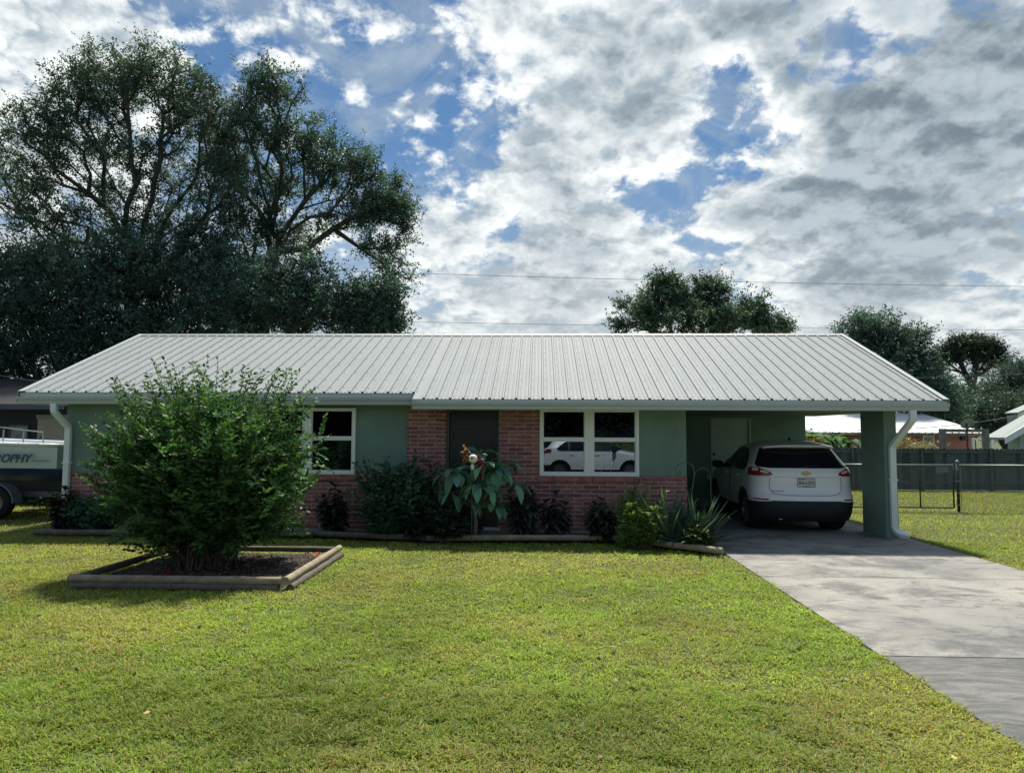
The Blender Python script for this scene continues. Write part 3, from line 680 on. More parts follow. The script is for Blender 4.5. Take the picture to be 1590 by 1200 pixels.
def make_car():
    root = empty('suv', (0, 0, 0))
    zs = list(np.concatenate([np.linspace(.22, 1.22, 36), np.linspace(1.25, 1.645, 18)]))
    vs = []; fs = []; n = len(outline(.5))
    for z in zs: vs += [(x, y, z) for x, y in outline(z)]
    for i in range(len(zs)-1):
        for k in range(n): q = (k+1) % n; fs.append((i*n+k, i*n+q, (i+1)*n+q, (i+1)*n+k))
    fs.append(tuple(range(n))[::-1])
    # roof: rings shrinking to the crown
    top = outline(zs[-1]); cy = sum(p[1] for p in top)/n; base = (len(zs)-1)*n
    for j, (s_, dz) in enumerate(((.85, .014), (.6, .026), (.3, .033), (.05, .036))):
        vs += [(x*s_, cy+(y-cy)*s_, zs[-1]+dz) for x, y in top]
        b2 = (len(zs)+j)*n
        for k in range(n): q = (k+1) % n; fs.append((base+k, base+q, b2+q, b2+k))
        base = b2
    fs.append(tuple(base+k for k in range(n)))
    body = MB().add(vs, fs).build('body', CARP, root, world=False, smooth=True)
    cut = MB()
    for (s_, y) in WHEELS: cut.lathe([(0, s_*.60), (.375, s_*.60), (.375, s_*1.1), (0, s_*1.1)], (0, y, .345), 40, axis=0)
    co = cut.build('cutter', None); md = body.modifiers.new('b', 'BOOLEAN'); md.object = co; md.operation = 'DIFFERENCE'; md.solver = 'EXACT'
    # lathe axis 0 puts radius in y,z
    dg = bpy.context.evaluated_depsgraph_get(); dg.update(); me = bpy.data.meshes.new_from_object(body.evaluated_get(dg))
    body.modifiers.clear(); old = body.data; body.data = me; me.name = 'body'; bpy.data.objects.remove(co)
    me.materials.clear(); me.materials.append(CARP); me.polygons.foreach_set('use_smooth', [True]*len(me.polygons))
    me.set_sharp_from_angle(angle=R(42))
    def patch(name, m, fn, rows, off=.004, nu=16, parent=root, sub=4):
        """rows: (z, a, b) ordered; fn(a, z) -> point of the body skin"""
        rr = []
        for i in range(len(rows)-1):
            for j in range(sub): t = j/sub; rr.append(tuple(rows[i][k]*(1-t)+rows[i+1][k]*t for k in range(3)))
        rr.append(rows[-1]); pts = [[Vector(fn(a+(b-a)*k/nu, z)) for k in range(nu+1)] for z, a, b in rr]
        nn = len(rr); vo = []; vi = []
        for i in range(nn):
            for k in range(nu+1):
                du = pts[i][min(k+1, nu)]-pts[i][max(k-1, 0)]; dv = pts[min(i+1, nn-1)][k]-pts[max(i-1, 0)][k]
                nm = du.cross(dv)
                nm = nm.normalized() if nm.length > 1e-9 else Vector((0, -1, 0))
                if nm.dot(pts[i][k]-Vector((0, 2.3, .7))) < 0: nm = -nm
                vo.append(pts[i][k]+nm*off); vi.append(pts[i][k]-nm*.01)
        w = nu+1; fs_ = []; N_ = len(vo)
        for i in range(nn-1):
            for k in range(nu): a = i*w+k; fs_.append((a, a+1, a+w+1, a+w)); fs_.append((N_+a+w, N_+a+w+1, N_+a+1, N_+a))
        bd = [k for k in range(w)]+[i*w+nu for i in range(1, nn)]+[(nn-1)*w+k for k in range(nu-1, -1, -1)]+[i*w for i in range(nn-2, 0, -1)]
        for a, b in zip(bd, bd[1:]+bd[:1]): fs_.append((a, b, N_+b, N_+a))
        o = MB().add(vo+vi, fs_).build(name, m, parent, world=False, smooth=True); o.data.set_sharp_from_angle(angle=R(40)); return o
    fr_ = lambda x, z: (x, rear_y(x, z), z)
    ff_ = lambda x, z: (x, front_y(x, z), z)
    fs_l = lambda sg: (lambda y, z: (sg*side_x(y, z), y, z))
    # glass
    patch('rear_window', CGL, fr_, [(1.175, -.62, .62), (1.19, -.80, .80)]+[(z, -.965*cW(z), .965*cW(z)) for z in (1.24, 1.32, 1.40, 1.48, 1.535)], .004, 30)
    patch('windshield', CGL, ff_, [(z, -.93*cW(z), .93*cW(z)) for z in (1.14, 1.25, 1.35, 1.45, 1.54)], .004, 24)
    for sg in (-1, 1):
        sw = patch('side_window', CGL, fs_l(sg), [(1.115, .92, 3.18), (1.17, .80, 3.08), (1.3, .92, 2.85), (1.42, 1.10, 2.62), (1.505, 1.35, 2.38), (1.53, 1.6, 2.2)], .004, 40)
        for yy in (1.28, 2.12):
            z0, z1 = 1.12, 1.515; pts_ = []
            patch('window_pillar', CBLK, fs_l(sg), [(z0, yy-.045, yy+.045), (z1, yy-.02, yy+.05)], .007, 2, sw)
        patch('window_trim', CHROME, fs_l(sg), [(1.095, .84, 3.26), (1.112, .84, 3.22)], .007, 40, sw, 1)
        # doors: gaps and handles
        for (ya, yb) in ((1.16, 2.10), (2.13, 3.02)):
            for yy in (ya, yb):
                dm = MB()
                pl = [Vector(fs_l(sg)(yy-.04*(z < .55), z))+Vector((sg*.001, 0, 0)) for z in np.linspace(.42, 1.09, 14)]
                dm.tube(pl, .004, 4).build('door_gap', SEAM, root, world=False)
            h = Vector(fs_l(sg)(ya+.14, .985)); 
            MB().tube([h+Vector((sg*.004, 0, 0)), h+Vector((sg*.032, .03, 0)), h+Vector((sg*.032, .15, .0)), h+Vector((sg*.004, .18, 0))], .013, 8).build('door_handle', CARP, root, world=False, smooth=True)
        # cladding: sill, arches
        patch('sill_cladding', CBLK, fs_l(sg), [(.225, 1.29, 3.28), (.40, 1.31, 3.26)], .012, 20)
        for yw in (.93, 3.655):
            ar = MB(); vsa = []; na = 30; 
            for k in range(na+1):
                a = R(-12)+R(204)*k/na
                for rr, oo in ((.372, .012), (.435, .014), (.435, -.02), (.372, -.05)):
                    yy = yw+rr*math.cos(a); z = max(.225, .345+rr*math.sin(a)); vsa.append((sg*(side_x(yy, max(z, .3))+oo), yy, z))
            fa_ = [(k*4+q, k*4+(q+1) % 4, k*4+4+(q+1) % 4, k*4+4+q) for k in range(na) for q in range(4)]
            ar.add(vsa, fa_).build('wheel_arch', CBLK, root, world=False)
        # mirrors
        mr = Vector((sg*.99, 3.02, 1.13)); mm = MB()
        ring = lambda t, w, h: [(mr.x+w*math.cos(a)*1., mr.y+t, mr.z+h*(abs(math.sin(a))**.7)*math.copysign(1, math.sin(a))) for a in [2*math.pi*k/20 for k in range(20)]]
        vs_ = ring(-.06, .115, .072)+ring(-.045, .125, .08)+ring(.02, .12, .078)+ring(.09, .06, .045)
        mm.add(vs_, [(i*20+k, i*20+(k+1) % 20, i*20+20+(k+1) % 20, i*20+20+k) for i in range(3) for k in range(20)]+[tuple(range(20)), tuple(range(60, 80))])
        mm.tube([(sg*.86, 3.05, 1.09), (sg*.94, 3.03, 1.10)], .03, 8)
        mi_ = mm.build('mirror', CBLK, root, world=False, smooth=True)
    # rear lamps (outer half wraps the corner)
    for sg in (-1, 1):
        rows = [(1.03, .66, .885), (1.055, .575, .89), (1.10, .61, .885), (1.145, .71, .88), (1.18, .80, .865)]
        la = patch('tail_light', REDL, fr_, [(z, *( (sg*a, sg*b) if sg > 0 else (sg*b, sg*a))) for z, a, b in rows], .012, 18)
        wr_ = lambda y, z, s=sg: (s*side_x(y, z), y, z)
        patch('lamp_wrap', REDL, wr_, [(1.03, .28, .56), (1.10, .31, .62), (1.175, .36, .60)], .012, 8, la)
        for (rows2) in ([(1.115, .80, .865), (1.14, .79, .862), (1.165, .795, .85)], [(1.075, .635, .70), (1.095, .64, .765), (1.125, .70, .765)]):
            patch('clear_lens', CLRL, fr_, [(z, *((sg*a, sg*b) if sg > 0 else (sg*b, sg*a))) for z, a, b in rows2], .018, 6, la)
        patch('reflector', REDL, fr_, [(.60, .66, .88), (.625, .66, .89)] if sg > 0 else [(.60, -.88, -.66), (.625, -.89, -.66)], .012, 8)
        patch('headlight', CLRL, ff_, [(.78, sg*.45, sg*.86), (.86, sg*.52, sg*.84), (.90, sg*.66, sg*.80)] if sg > 0 else [(.78, -.86, -.45), (.86, -.84, -.52), (.90, -.80, -.66)], .008, 10)
    # bumpers and lower black
    patch('rear_bumper', CBLK, fr_, [(.225, -.84, .84), (.30, -.87, .87), (.50, -.89, .89), (.565, -.885, .885), (.58, -.64, .64), (.592, -.60, .60)], .014, 40)
    for sg in (-1, 1): patch('bumper_corner', CBLK, fs_l(sg), [(.225, .40, .60), (.40, .36, .585), (.565, .30, .66)], .012, 8)
    patch('front_bumper', CBLK, ff_, [(.225, -.82, .82), (.45, -.84, .84)], .012, 30)
    patch('grille', CBLK, ff_, [(.52, -.40, .40), (.62, -.50, .50), (.80, -.44, .44)], .010, 20)
    MB().tube([(-.45, .10, .275), (-.45, .45, .28)], .035, 12).build('exhaust_pipe', CHROME, root, world=False)
    # underbody
    MB().box((-.62, .25, .20), (.62, 4.35, .30)).build('underbody', SEAM, root, world=False)
    # tailgate gap and crease
    sm = MB(); tg = []
    for (x, z) in [(-.62, 1.02), (-.635, .90), (-.625, .78), (-.57, .715), (-.40, .69), (0, .685), (.40, .69), (.57, .715), (.625, .78), (.635, .90), (.62, 1.02)]: tg.append((x, z))
    fine = []
    for i in range(len(tg)-1):
        for j in range(4): t = j/4; x = tg[i][0]*(1-t)+tg[i+1][0]*t; z = tg[i][1]*(1-t)+tg[i+1][1]*t; fine.append(Vector((x, rear_y(x, z)-.0015, z)))
    fine.append(Vector((tg[-1][0], rear_y(*tg[-1])-.0015, tg[-1][1])))
    sm.tube(fine, .0045, 4)
    sm.build('tailgate_gap', SEAM, root, world=False)
    # ledge above the plate
    MB().tube([(x, rear_y(x, 1.02)-.006, 1.015+.012*abs(x)) for x in np.linspace(-.56, .56, 20)], .010, 6).build('tailgate_handle', CARP, root, world=False, smooth=True)
    # spoiler over the rear window
    spv = []; 
    for x in np.linspace(-.64, .64, 25):
        e = abs(x)/.64; y0 = .30+.20*e**3; ndip = .012 if abs(x) < .22 else 0
        spv += [(x, y0, 1.562-.035*e**3), (x, y0+.01, 1.594-.035*e**3), (x, .78, 1.652-.06*e**2.5), (x, .70, 1.60-.04*e**2), (x, y0+.05, 1.548+ndip-.03*e**3)]
    MB().add(spv, [(i*5+k, i*5+(k+1) % 5, i*5+5+(k+1) % 5, i*5+5+k) for i in range(24) for k in range(5)]+[(0, 1, 2, 3, 4), tuple(120+k for k in range(5))[::-1]]).build('spoiler', CARP, root, world=False, smooth=False, bevel=.003)
    MB().add([(-.012, .98, 1.665), (.012, .98, 1.665), (.012, 1.16, 1.665), (-.012, 1.16, 1.665), (-.005, 1.0, 1.735), (.005, 1.0, 1.735), (.004, 1.05, 1.725), (-.004, 1.05, 1.725)],
             [(0, 1, 5, 4), (1, 2, 6, 5), (2, 3, 7, 6), (3, 0, 4, 7), (4, 5, 6, 7)]).build('antenna_fin', CBLK, root, world=False)
    MB().tube([(-.05, rear_y(0, 1.2)-.015, 1.20), (.28, rear_y(0, 1.23)-.018, 1.225)], .008, 5).build('rear_wiper', CBLK, root, world=False)
    # wheels
    for (s_, yw) in WHEELS:
        c = (0, yw, .345); xo = s_*.895; xi = s_*.67
        t = MB().lathe([(.24, xi), (.32, xi+s_*.005), (.343, xi+s_*.03), (.345, xi+s_*.11), (.343, xo-s_*.03), (.325, xo-s_*.004), (.27, xo), (.235, xo-s_*.01)], c, 48, axis=0).build('wheel', TYRE, root, world=False, smooth=True)
        rm_ = MB(); rm_.lathe([(.238, xo-s_*.008), (.228, xo-s_*.012), (.222, xo-s_*.10), (.05, xo-s_*.11), (0, xo-s_*.11)], c, 40, axis=0)
        for k in range(5):
            for dd in (-.13, .13):
                a = 2*math.pi*k/5+.3; a2 = a+dd
                p0 = (xo-s_*.03, yw+.05*math.cos(a), .345+.05*math.sin(a)); p1 = (xo-s_*.018, yw+.23*math.cos(a2), .345+.23*math.sin(a2)); rm_.tube([p0, p1], [.022, .015], 4)
        rm_.lathe([(.06, xo-s_*.05), (.055, xo-s_*.015), (0, xo-s_*.012)], c, 20, axis=0)
        rm_.build('rim', RIM, t, world=False)
        MB().lathe([(0, s_*.55), (.36, s_*.55), (.37, s_*.56), (.37, s_*.80)], c, 24, axis=0).build('wheel_well', SEAM, root, world=False)
    # licence plate with its frame
    py = rear_y(0, .91)-.012; pl = MB().box((-.16, py-.004, .838), (.16, py+.03, .998)).build('license_plate', mat('plate_white', (.60, .66, .60), .4), root, world=False, bevel=.003)
    def put(mb, x, y, z, name, m, parent, tilt=0.):
        M_ = Matrix.Translation((x, y, z)) @ Matrix.Rotation(R(90)+tilt, 4, 'X'); mb.v = [tuple(M_ @ Vector(v)) for v in mb.v]; return mb.build(name, m, parent, world=False)
    PG = mat('plate_lettering', (.012, .055, .05), .5)
    put(text_mb('SFA', .083, .001, True, sx=.78), -.088, py-.0055, .912, 'plate_text', PG, pl); put(text_mb('37Q', .083, .001, True, sx=.78), .088, py-.0055, .912, 'plate_text', PG, pl)
    put(text_mb('SUNSHINE STATE', .020, .001, True), 0, py-.0055, .853, 'plate_text', PG, pl)
    put(text_mb('FLORIDA', .026, .001, True), -.075, py-.0055, .978, 'plate_text', PG, pl)
    og = MB().lathe([(0, -.001), (.021, 0), (.0215, .002)], (-.010, py-.007, .912), 16, axis=1).lathe([(0, -.001), (.019, 0), (.0195, .002)], (.012, py-.0075, .900), 16, axis=1)
    og.build('plate_orange', mat('plate_orange', (.62, .33, .10), .5), pl, world=False)
    MB().tube([(-.155, py-.004, .842), (.155, py-.004, .842)], .005, 6).tube([(-.155, py-.004, .994), (.155, py-.004, .994)], .005, 6).tube([(-.157, py-.004, .842), (-.157, py-.004, .994)], .005, 6).tube([(.157, py-.004, .842), (.157, py-.004, .994)], .005, 6).build('plate_frame', CHROME, pl, world=False)
    # bow-tie badge and lettering
    bz = 1.082; by = rear_y(0, bz)-.008
    bow = [(-.082, -.022), (-.028, -.022), (-.034, -.038), (.040, -.038), (.034, -.022), (.072, -.022), (.088, .022), (.034, .022), (.040, .038), (-.034, .038), (-.028, .022), (-.066, .022)]
    bm_ = MB(); bm_.prism([(x*.92, bz+z*.82) for x, z in bow], 1, by-.010, by+.02); bm_.build('badge', GOLD, root, world=False, bevel=.003)
    bx = [(x*1.06, bz+z*1.02+(.0)) for x, z in bow]; MB().prism(bx, 1, by-.006, by+.02).build('badge_rim', CHROME, root, world=False)
    yb_ = rear_y(-.5, .765)
    et = text_mb('EQUINOX', .036, .003, True, sx=1.25); M_ = Matrix.Translation((-.50, yb_-.004, .762)) @ Matrix.Rotation(R(-9), 4, 'Z') @ Matrix.Rotation(R(90), 4, 'X'); et.v = [tuple(M_ @ Vector(v)) for v in et.v]
    et.build('model_badge', mat('badge_grey', (.28, .30, .31), .3, metal=.8), root, world=False)
    put(MB().add([(-.05, -.012, 0), (.03, -.012, 0), (.055, .012, 0), (-.03, .012, 0), (-.05, -.012, .003), (.03, -.012, .003), (.055, .012, .003), (-.03, .012, .003)], [(0, 3, 2, 1), (4, 5, 6, 7), (0, 1, 5, 4), (1, 2, 6, 5), (2, 3, 7, 6), (3, 0, 4, 7)]), -.27, rear_y(-.27, .915)-.004, .915, 'sticker', mat('sticker', (.9, .9, .9), .4), root)
    return root
car = make_car()
car.location = (4.83, 13.1, .004); car.rotation_euler = (0, 0, R(-2.6))
tag(car, 'white SUV with red tail lamps and black lower bumper parked in the carport', 'car')
# the vehicles standing in the street, seen only as reflections in the front windows
car2 = copy_tree(car); car2.location = (-.15, -3.0, 0); car2.rotation_euler = (0, 0, R(-90))
tag(car2, 'white SUV parked sideways on the street, mirrored in the front window', 'car')
for o in (car, car2): o['group'] = 'white cars around the house'
# ------------------------------------------------------------------ trees
BARK = mat('bark', (.050, .045, .038), .95, .35, 6, bump=.6, bscale=20)
def leafmat(name, col, trans=.32, rough=.5): return mat(name, col, rough, attr=True, trans=trans, spec=.3)
L_OAK = leafmat('oak_leaves', (.062, .115, .086)); L_OAK2 = leafmat('dark_oak_leaves', (.058, .118, .100), .32); L_FAR = leafmat('far_leaves', (.048, .090, .080), .3)
L_PINE = leafmat('pine_needles', (.035, .060, .038), .15)
def skeleton(base, fork, terms, seg=.7, wob=.14, alpha=.3, r0=.012, rexp=2.35, rmin=.010, g=nr):
    base = np.array(base, float); fork = np.array(fork, float)
    nt = max(3, int(np.linalg.norm(fork-base)/seg)); pos = [base+(fork-base)*k/nt+(g.normal(0, .05, 3) if 0 < k < nt else 0) for k in range(nt+1)]
    par = [-1]+list(range(nt)); pl = [1e3]*nt+[0.]          # only the fork takes branches
    pl[max(1, nt-1)] = 1.2 if nt > 2 else 1e3
    pos = [np.array(p) for p in pos]; cap = len(terms)*14+nt+50
    A = np.zeros((cap, 3)); PL = np.full(cap, 1e3); n = len(pos); A[:n] = pos; PL[:n] = pl; par = list(par); leafn = []
    for t in terms[np.argsort(np.linalg.norm(terms-fork, axis=1))]:
        d = np.linalg.norm(A[:n]-t, axis=1); i = int(np.argmin(d+alpha*PL[:n])); L = d[i]; k = max(1, int(L/seg)); a = A[i].copy(); p = i
        mid = (a+t)/2+g.normal(0, wob*L, 3)*[1, 1, .6]+[0, 0, .06*L]
        for q in range(1, k+1):
            if n >= cap-1: break
            s = q/k; A[n] = a*(1-s)**2+mid*2*s*(1-s)+t*s*s; PL[n] = PL[p]+np.linalg.norm(A[n]-A[p]) if PL[p] < 500 else np.linalg.norm(A[n]-A[p]); par.append(p); p = n; n += 1
        leafn.append(p)
    A = A[:n]; rad = np.zeros(n); 
    for p in leafn: rad[p] += r0**rexp
    for i in range(n-1, 0, -1):
        if rad[i] == 0: rad[i] = r0**rexp
        rad[par[i]] += rad[i]
    rad = np.maximum(rad**(1/rexp), rmin)
    return A, np.array(par), rad, np.array(leafn)
def limbs(name, A, par, rad, m, parent, basez=None, flare=1.0):
    idx = np.arange(1, len(A)); a = A[par[idx]]; b = A[idx]; ra = np.minimum(rad[par[idx]], rad[idx]*1.6); rb = rad[idx]
    t = nrm(b-a); ref = np.where(np.abs(t[:, 2:3]) < .9, [[0, 0, 1.]], [[0, 1., 0]]); u = nrm(np.cross(t, ref)); w = np.cross(t, u)
    K = 6; an = np.arange(K)*2*np.pi/K; c, s = np.cos(an), np.sin(an)
    ring = u[:, None]*c[None, :, None]+w[:, None]*s[None, :, None]
    V = np.concatenate([a[:, None]+ring*ra[:, None, None], (b+t*rb[:, None]*.3)[:, None]+ring*rb[:, None, None]], 1).reshape(-1, 3)
    o = np.arange(len(idx))[:, None]*2*K; k = np.arange(K); q = (k+1) % K
    loops = np.stack([o+k, o+q, o+K+q, o+K+k], -1).reshape(-1)
    me = nmesh(name, V, np.full(len(idx)*K, 4), loops); return link_mesh(name, me, m, parent, True, smooth=True)
def blob_terms(blobs, g=nr, shell=.45):
    out = []
    for (u, v, ru, rv, Y, n) in blobs:
        c = np.array(P(u, v, Y)); s = Y/F; d = nrm(g.normal(size=(n, 3))); r = g.uniform(0, 1, n)[:, None]**shell
        out.append(c+d*r*np.array([ru*s, ru*s*.75, rv*s]))
    return np.concatenate(out)
def tree(name, base, forkz, blobs, label, cat='tree', group=None, leaf=(.10, .05), per=110, cl=.42, m=None, seg=.7, seed=1, fork=None, r0=.012, alpha=.5, shell=.45, droop=-.2, flat=.8, rexp=2.35, wob=.07, lo=.5, hi=1.4):
    g = np.random.default_rng(seed); T = blob_terms(blobs, g, shell); base = np.array(base, float)
    fk = np.array(fork, float) if fork is not None else base+[0, 0, forkz]
    A, par, rad, lf = skeleton(base, fk, T, seg, wob, alpha, r0, rexp, g=g)
    root = empty(name, tuple(base)); tag(root, label, cat, group)
    limbs('trunk', A, par, rad, BARK, root)
    E = A[lf]; B = A[par[lf]]; out = nrm(E-B); nE = len(E); KT = 8
    # twigs at the end of every branch, leaves set along the twigs
    ti = np.repeat(np.arange(nE), KT); td = nrm(out[ti]*.55+g.normal(size=(len(ti), 3))*[1, 1, .8]*.75+[0, 0, .22]); tl = cl*2.1*g.uniform(.5, 1.3, len(ti))*np.repeat(g.uniform(.75, 1.2, nE), KT)
    T0 = E[ti]-out[ti]*g.uniform(0, .35, len(ti))[:, None]; T1 = T0+td*tl[:, None]
    ref = nrm(np.cross(td, g.normal(size=td.shape))); w2 = np.cross(td, ref); tr = max(.0045, leaf[0]*.055)
    V = np.stack([T0+ref*tr, T0-ref*tr*.5+w2*tr*.9, T0-ref*tr*.5-w2*tr*.9, T1], 1).reshape(-1, 3); o4 = np.arange(len(ti))[:, None]*4
    link_mesh('twigs', nmesh('twigs', V, np.full(len(ti)*3, 3), np.hstack([o4, o4+1, o4+3, o4+1, o4+2, o4+3, o4+2, o4, o4+3]).ravel()), BARK, root, True)
    kl = max(3, per//KT); ci = np.repeat(np.arange(len(ti)), kl); n = len(ci); fr_ = g.uniform(.08, 1.02, n)**.8
    Pp = T0[ci]+td[ci]*(tl[ci]*fr_)[:, None]+g.normal(size=(n, 3))*leaf[0]*.35
    D = nrm(td[ci]*.5+g.normal(size=(n, 3))*.8+[0, 0, droop])
    ct = g.uniform(lo-.1, hi+.25, nE)[ti[ci]][:, None]; tn = tints(n, .7, 1.3, .10, g)*ct
    s = g.uniform(.6, 1.3, n)
    v, c, l, t = leaves(Pp, D, leaf[0]*s, leaf[1]*s, tn)
    link_mesh('crown', nmesh('crown', v, c, l, t), m or L_OAK, root, True)
    return root
gr1 = 'big trees behind the house'
Yb = 27.
tree('oak_tree', P(150, 672, Yb)[:2]+(-.3,) if False else (P(185, 672, Yb).x, Yb, gz(0, Yb)-.05), 3.6,
     [(210, 120, 110, 55, Yb, 120), (130, 150, 70, 60, Yb, 80), (290, 160, 70, 60, Yb+1, 70), (60, 210, 60, 60, Yb-1, 60), (330, 190, 50, 50, Yb, 36), (150, 240, 110, 70, Yb, 80), (270, 250, 90, 60, Yb+1, 60),
      (40, 290, 60, 60, Yb, 40), (-20, 250, 50, 80, Yb+1, 40), (110, 340, 120, 60, Yb, 80), (240, 350, 100, 60, Yb, 80), (20, 400, 80, 50, Yb, 34), (180, 420, 140, 50, Yb, 90), (340, 300, 60, 70, Yb, 60), (330, 380, 60, 40, Yb, 40)],
     'tall airy oak behind the left roof end with forking limbs against the sky', 'tree', gr1, (.115, .05), 118, .34, L_OAK, seed=3, fork=(P(205, 430, Yb).x, Yb, P(205, 470, Yb).z), alpha=.55, wob=.05, r0=.0135)
tree('oak_tree', (P(400, 672, 28).x, 28, gz(0, 28)-.05), 3.6,
     [(420, 135, 55, 45, 28, 55), (400, 200, 60, 50, 28, 60), (470, 220, 60, 45, 28, 55), (520, 270, 60, 45, 28, 55), (560, 260, 40, 35, 27.5, 26), (430, 290, 60, 40, 28.5, 40), (600, 310, 42, 45, 28, 45), (450, 350, 60, 30, 28, 26), (575, 325, 40, 30, 28, 22), (350, 230, 40, 50, 28.5, 30), (625, 340, 28, 32, 27.5, 22),
      (540, 340, 50, 25, 28, 24), (370, 270, 40, 60, 29, 36), (380, 350, 50, 60, 28, 40), (590, 385, 40, 30, 28, 22), (470, 380, 60, 25, 28.5, 16), (350, 420, 70, 50, 28, 40), (610, 425, 40, 28, 28, 18)],
     'tall airy oak left of centre, its long limb reaching right over the ridge', 'tree', gr1, (.115, .05), 122, .32, L_OAK, seed=5, fork=(P(415, 400, 28).x, 28, P(415, 425, 28).z), alpha=.55, wob=.05, r0=.0135)
gr2 = 'dense dark trees along the back of the lot'
tree('evergreen_tree', (P(70, 672, 24).x, 24, -.2), 3., [(60, 470, 110, 90, 24, 190), (10, 560, 90, 60, 24, 90), (140, 540, 90, 60, 24.5, 100), (-40, 460, 60, 90, 24, 60)],
     'dark dense evergreen at the far left, above the boat', 'tree', gr2, (.12, .06), 120, .42, L_OAK2, seed=8)
tree('evergreen_tree', (P(255, 672, 26).x, 26, -.2), 3., [(230, 440, 120, 80, 26, 200), (250, 520, 130, 40, 26, 120), (330, 440, 70, 60, 26, 80)],
     'dark dense evergreen under the tall oak, behind the left end of the ridge', 'tree', gr2, (.12, .06), 110, .44, L_OAK2, seed=9)
tree('evergreen_tree', (P(450, 672, 25).x, 25, -.2), 3., [(450, 430, 70, 40, 25, 80), (420, 480, 100, 45, 25, 130), (520, 475, 70, 40, 25, 80), (350, 480, 70, 50, 25.5, 80)],
     'round dark evergreen just behind the ridge, left of the last one', 'tree', gr2, (.11, .055), 110, .42, L_OAK2, seed=10)
tree('evergreen_tree', (P(570, 672, 25.5).x, 25.5, -.2), 3., [(575, 475, 50, 38, 25.5, 70), (600, 455, 32, 28, 25.5, 26), (560, 510, 60, 25, 25.5, 50), (608, 500, 20, 22, 25.5, 16)],
     'small dark evergreen ending the left tree group, next to open sky', 'tree', gr2, (.11, .055), 110, .34, L_OAK2, seed=11)
gr3 = 'trees beyond the right part of the roof'
tree('oak_tree', (P(1080, 672, 36).x, 36, -.5), 3., [(1035, 452, 32, 24, 36, 46), (1105, 452, 34, 26, 36, 50), (1072, 470, 30, 24, 36, 30), (1000, 480, 45, 25, 36, 50), (1070, 500, 80, 30, 36, 110), (1140, 498, 42, 22, 36, 40), (1172, 480, 28, 24, 36, 34), (1190, 505, 30, 20, 36, 30), (1225, 508, 28, 9, 36, 14), (965, 505, 18, 12, 36, 12), (1030, 437, 20, 14, 36, 12)],
     'clumpy live oak rising over the middle of the ridge', 'tree', gr3, (.13, .065), 120, .32, L_OAK, seed=13, fork=(P(1075, 560, 36).x, 36, P(1075, 545, 36).z))
tree('oak_tree', (P(1345, 672, 40).x, 40, -.5), 3., [(1345, 510, 42, 24, 40, 60), (1390, 525, 45, 26, 40, 70), (1415, 552, 34, 22, 40, 50), (1380, 570, 80, 34, 40, 130), (1440, 588, 34, 26, 40, 50), (1330, 535, 36, 20, 40, 30), (1440, 625, 60, 30, 40, 90)],
     'dark spreading oak behind the right rake of the roof', 'tree', gr3, (.14, .07), 110, .36, L_OAK2, seed=14, fork=(P(1385, 600, 40).x, 40, P(1385, 590, 40).z))
pt = [(1508+44*math.cos(a), 560-31*math.sin(a), 13, 9, 60, 15) for a in np.linspace(R(-12), R(192), 13)]+[(1508, 540, 34, 12, 60, 50), (1535, 552, 18, 12, 60, 26), (1480, 552, 18, 12, 60, 26), (1508, 556, 34, 10, 60, 20), (1510, 580, 34, 10, 60, 8)]
tree('pine_tree', (P(1508, 672, 60).x, 60, -.6), 3., pt, 'round topped pine with bare spreading limbs on the right skyline', 'tree', gr3, (.24, .07), 60, .40, L_PINE, seed=15, fork=(P(1506, 640, 60).x, 60, P(1506, 632, 60).z), shell=.8, alpha=.5, r0=.028, wob=.05)
for k, (u, v, ru, rv, Y, lb) in enumerate(((1582, 602, 40, 36, 50, 'dark leafy tree at the right frame edge, right of the pine'), (1500, 634, 72, 38, 52, 'dark low tree beneath the round pine'), (1560, 650, 60, 34, 46, 'dark low tree above the green gabled house'), (1450, 660, 40, 40, 44, 'dark low tree just right of the roof corner'),
                                         (1650, 610, 50, 46, 50, 'dark tree partly outside the right frame edge'))):
    tree('evergreen_tree', (P(u, 672, Y).x, Y, -.5), 1.5, [(u, v, ru, rv, Y, 170), (u+ru*.4, v-rv*.5, ru*.4, rv*.5, Y, 40)], lb, 'tree', gr3, (.17, .08), 85, .6, L_FAR, seed=20+k, r0=.02)
# unseen trees added behind the camera to darken window reflections and block light
for k, x in enumerate((-15, -7, 1.5, 9, 17, 26)):
    Y = -19-(k % 2)*2.5; g = np.random.default_rng(50+k); root = empty('unseen_tree', (x, Y, -.02)); tag(root, ('leftmost', 'second from left', 'third from left', 'fourth from left', 'fifth from left', 'rightmost')[k]+' leafy tree added out of view across the street to darken reflections', 'tree', 'added unseen trees across the street')
    c = np.array([x, Y, 4.2]); T = c+nrm(g.normal(size=(110, 3)))*(g.uniform(0, 1, 110)[:, None]**.4)*[4.6, 2.6, 3.9]
    A, par, rad, lf = skeleton((x, Y, 0), (x, Y, 1.6), T, 1., .1, .3, .02, g=g); limbs('trunk', A, par, rad, BARK, root)
    ci = np.repeat(np.arange(len(lf)), 60); off = g.normal(size=(len(ci), 3))*.6
    v, c_, l, t = leaves(A[lf][ci]+off, nrm(off+g.normal(size=off.shape)*.4), .26, .15, tints(len(ci), .5, 1.4, .1, g)); link_mesh('crown', nmesh('crown', v, c_, l, t), L_OAK2, root, True)

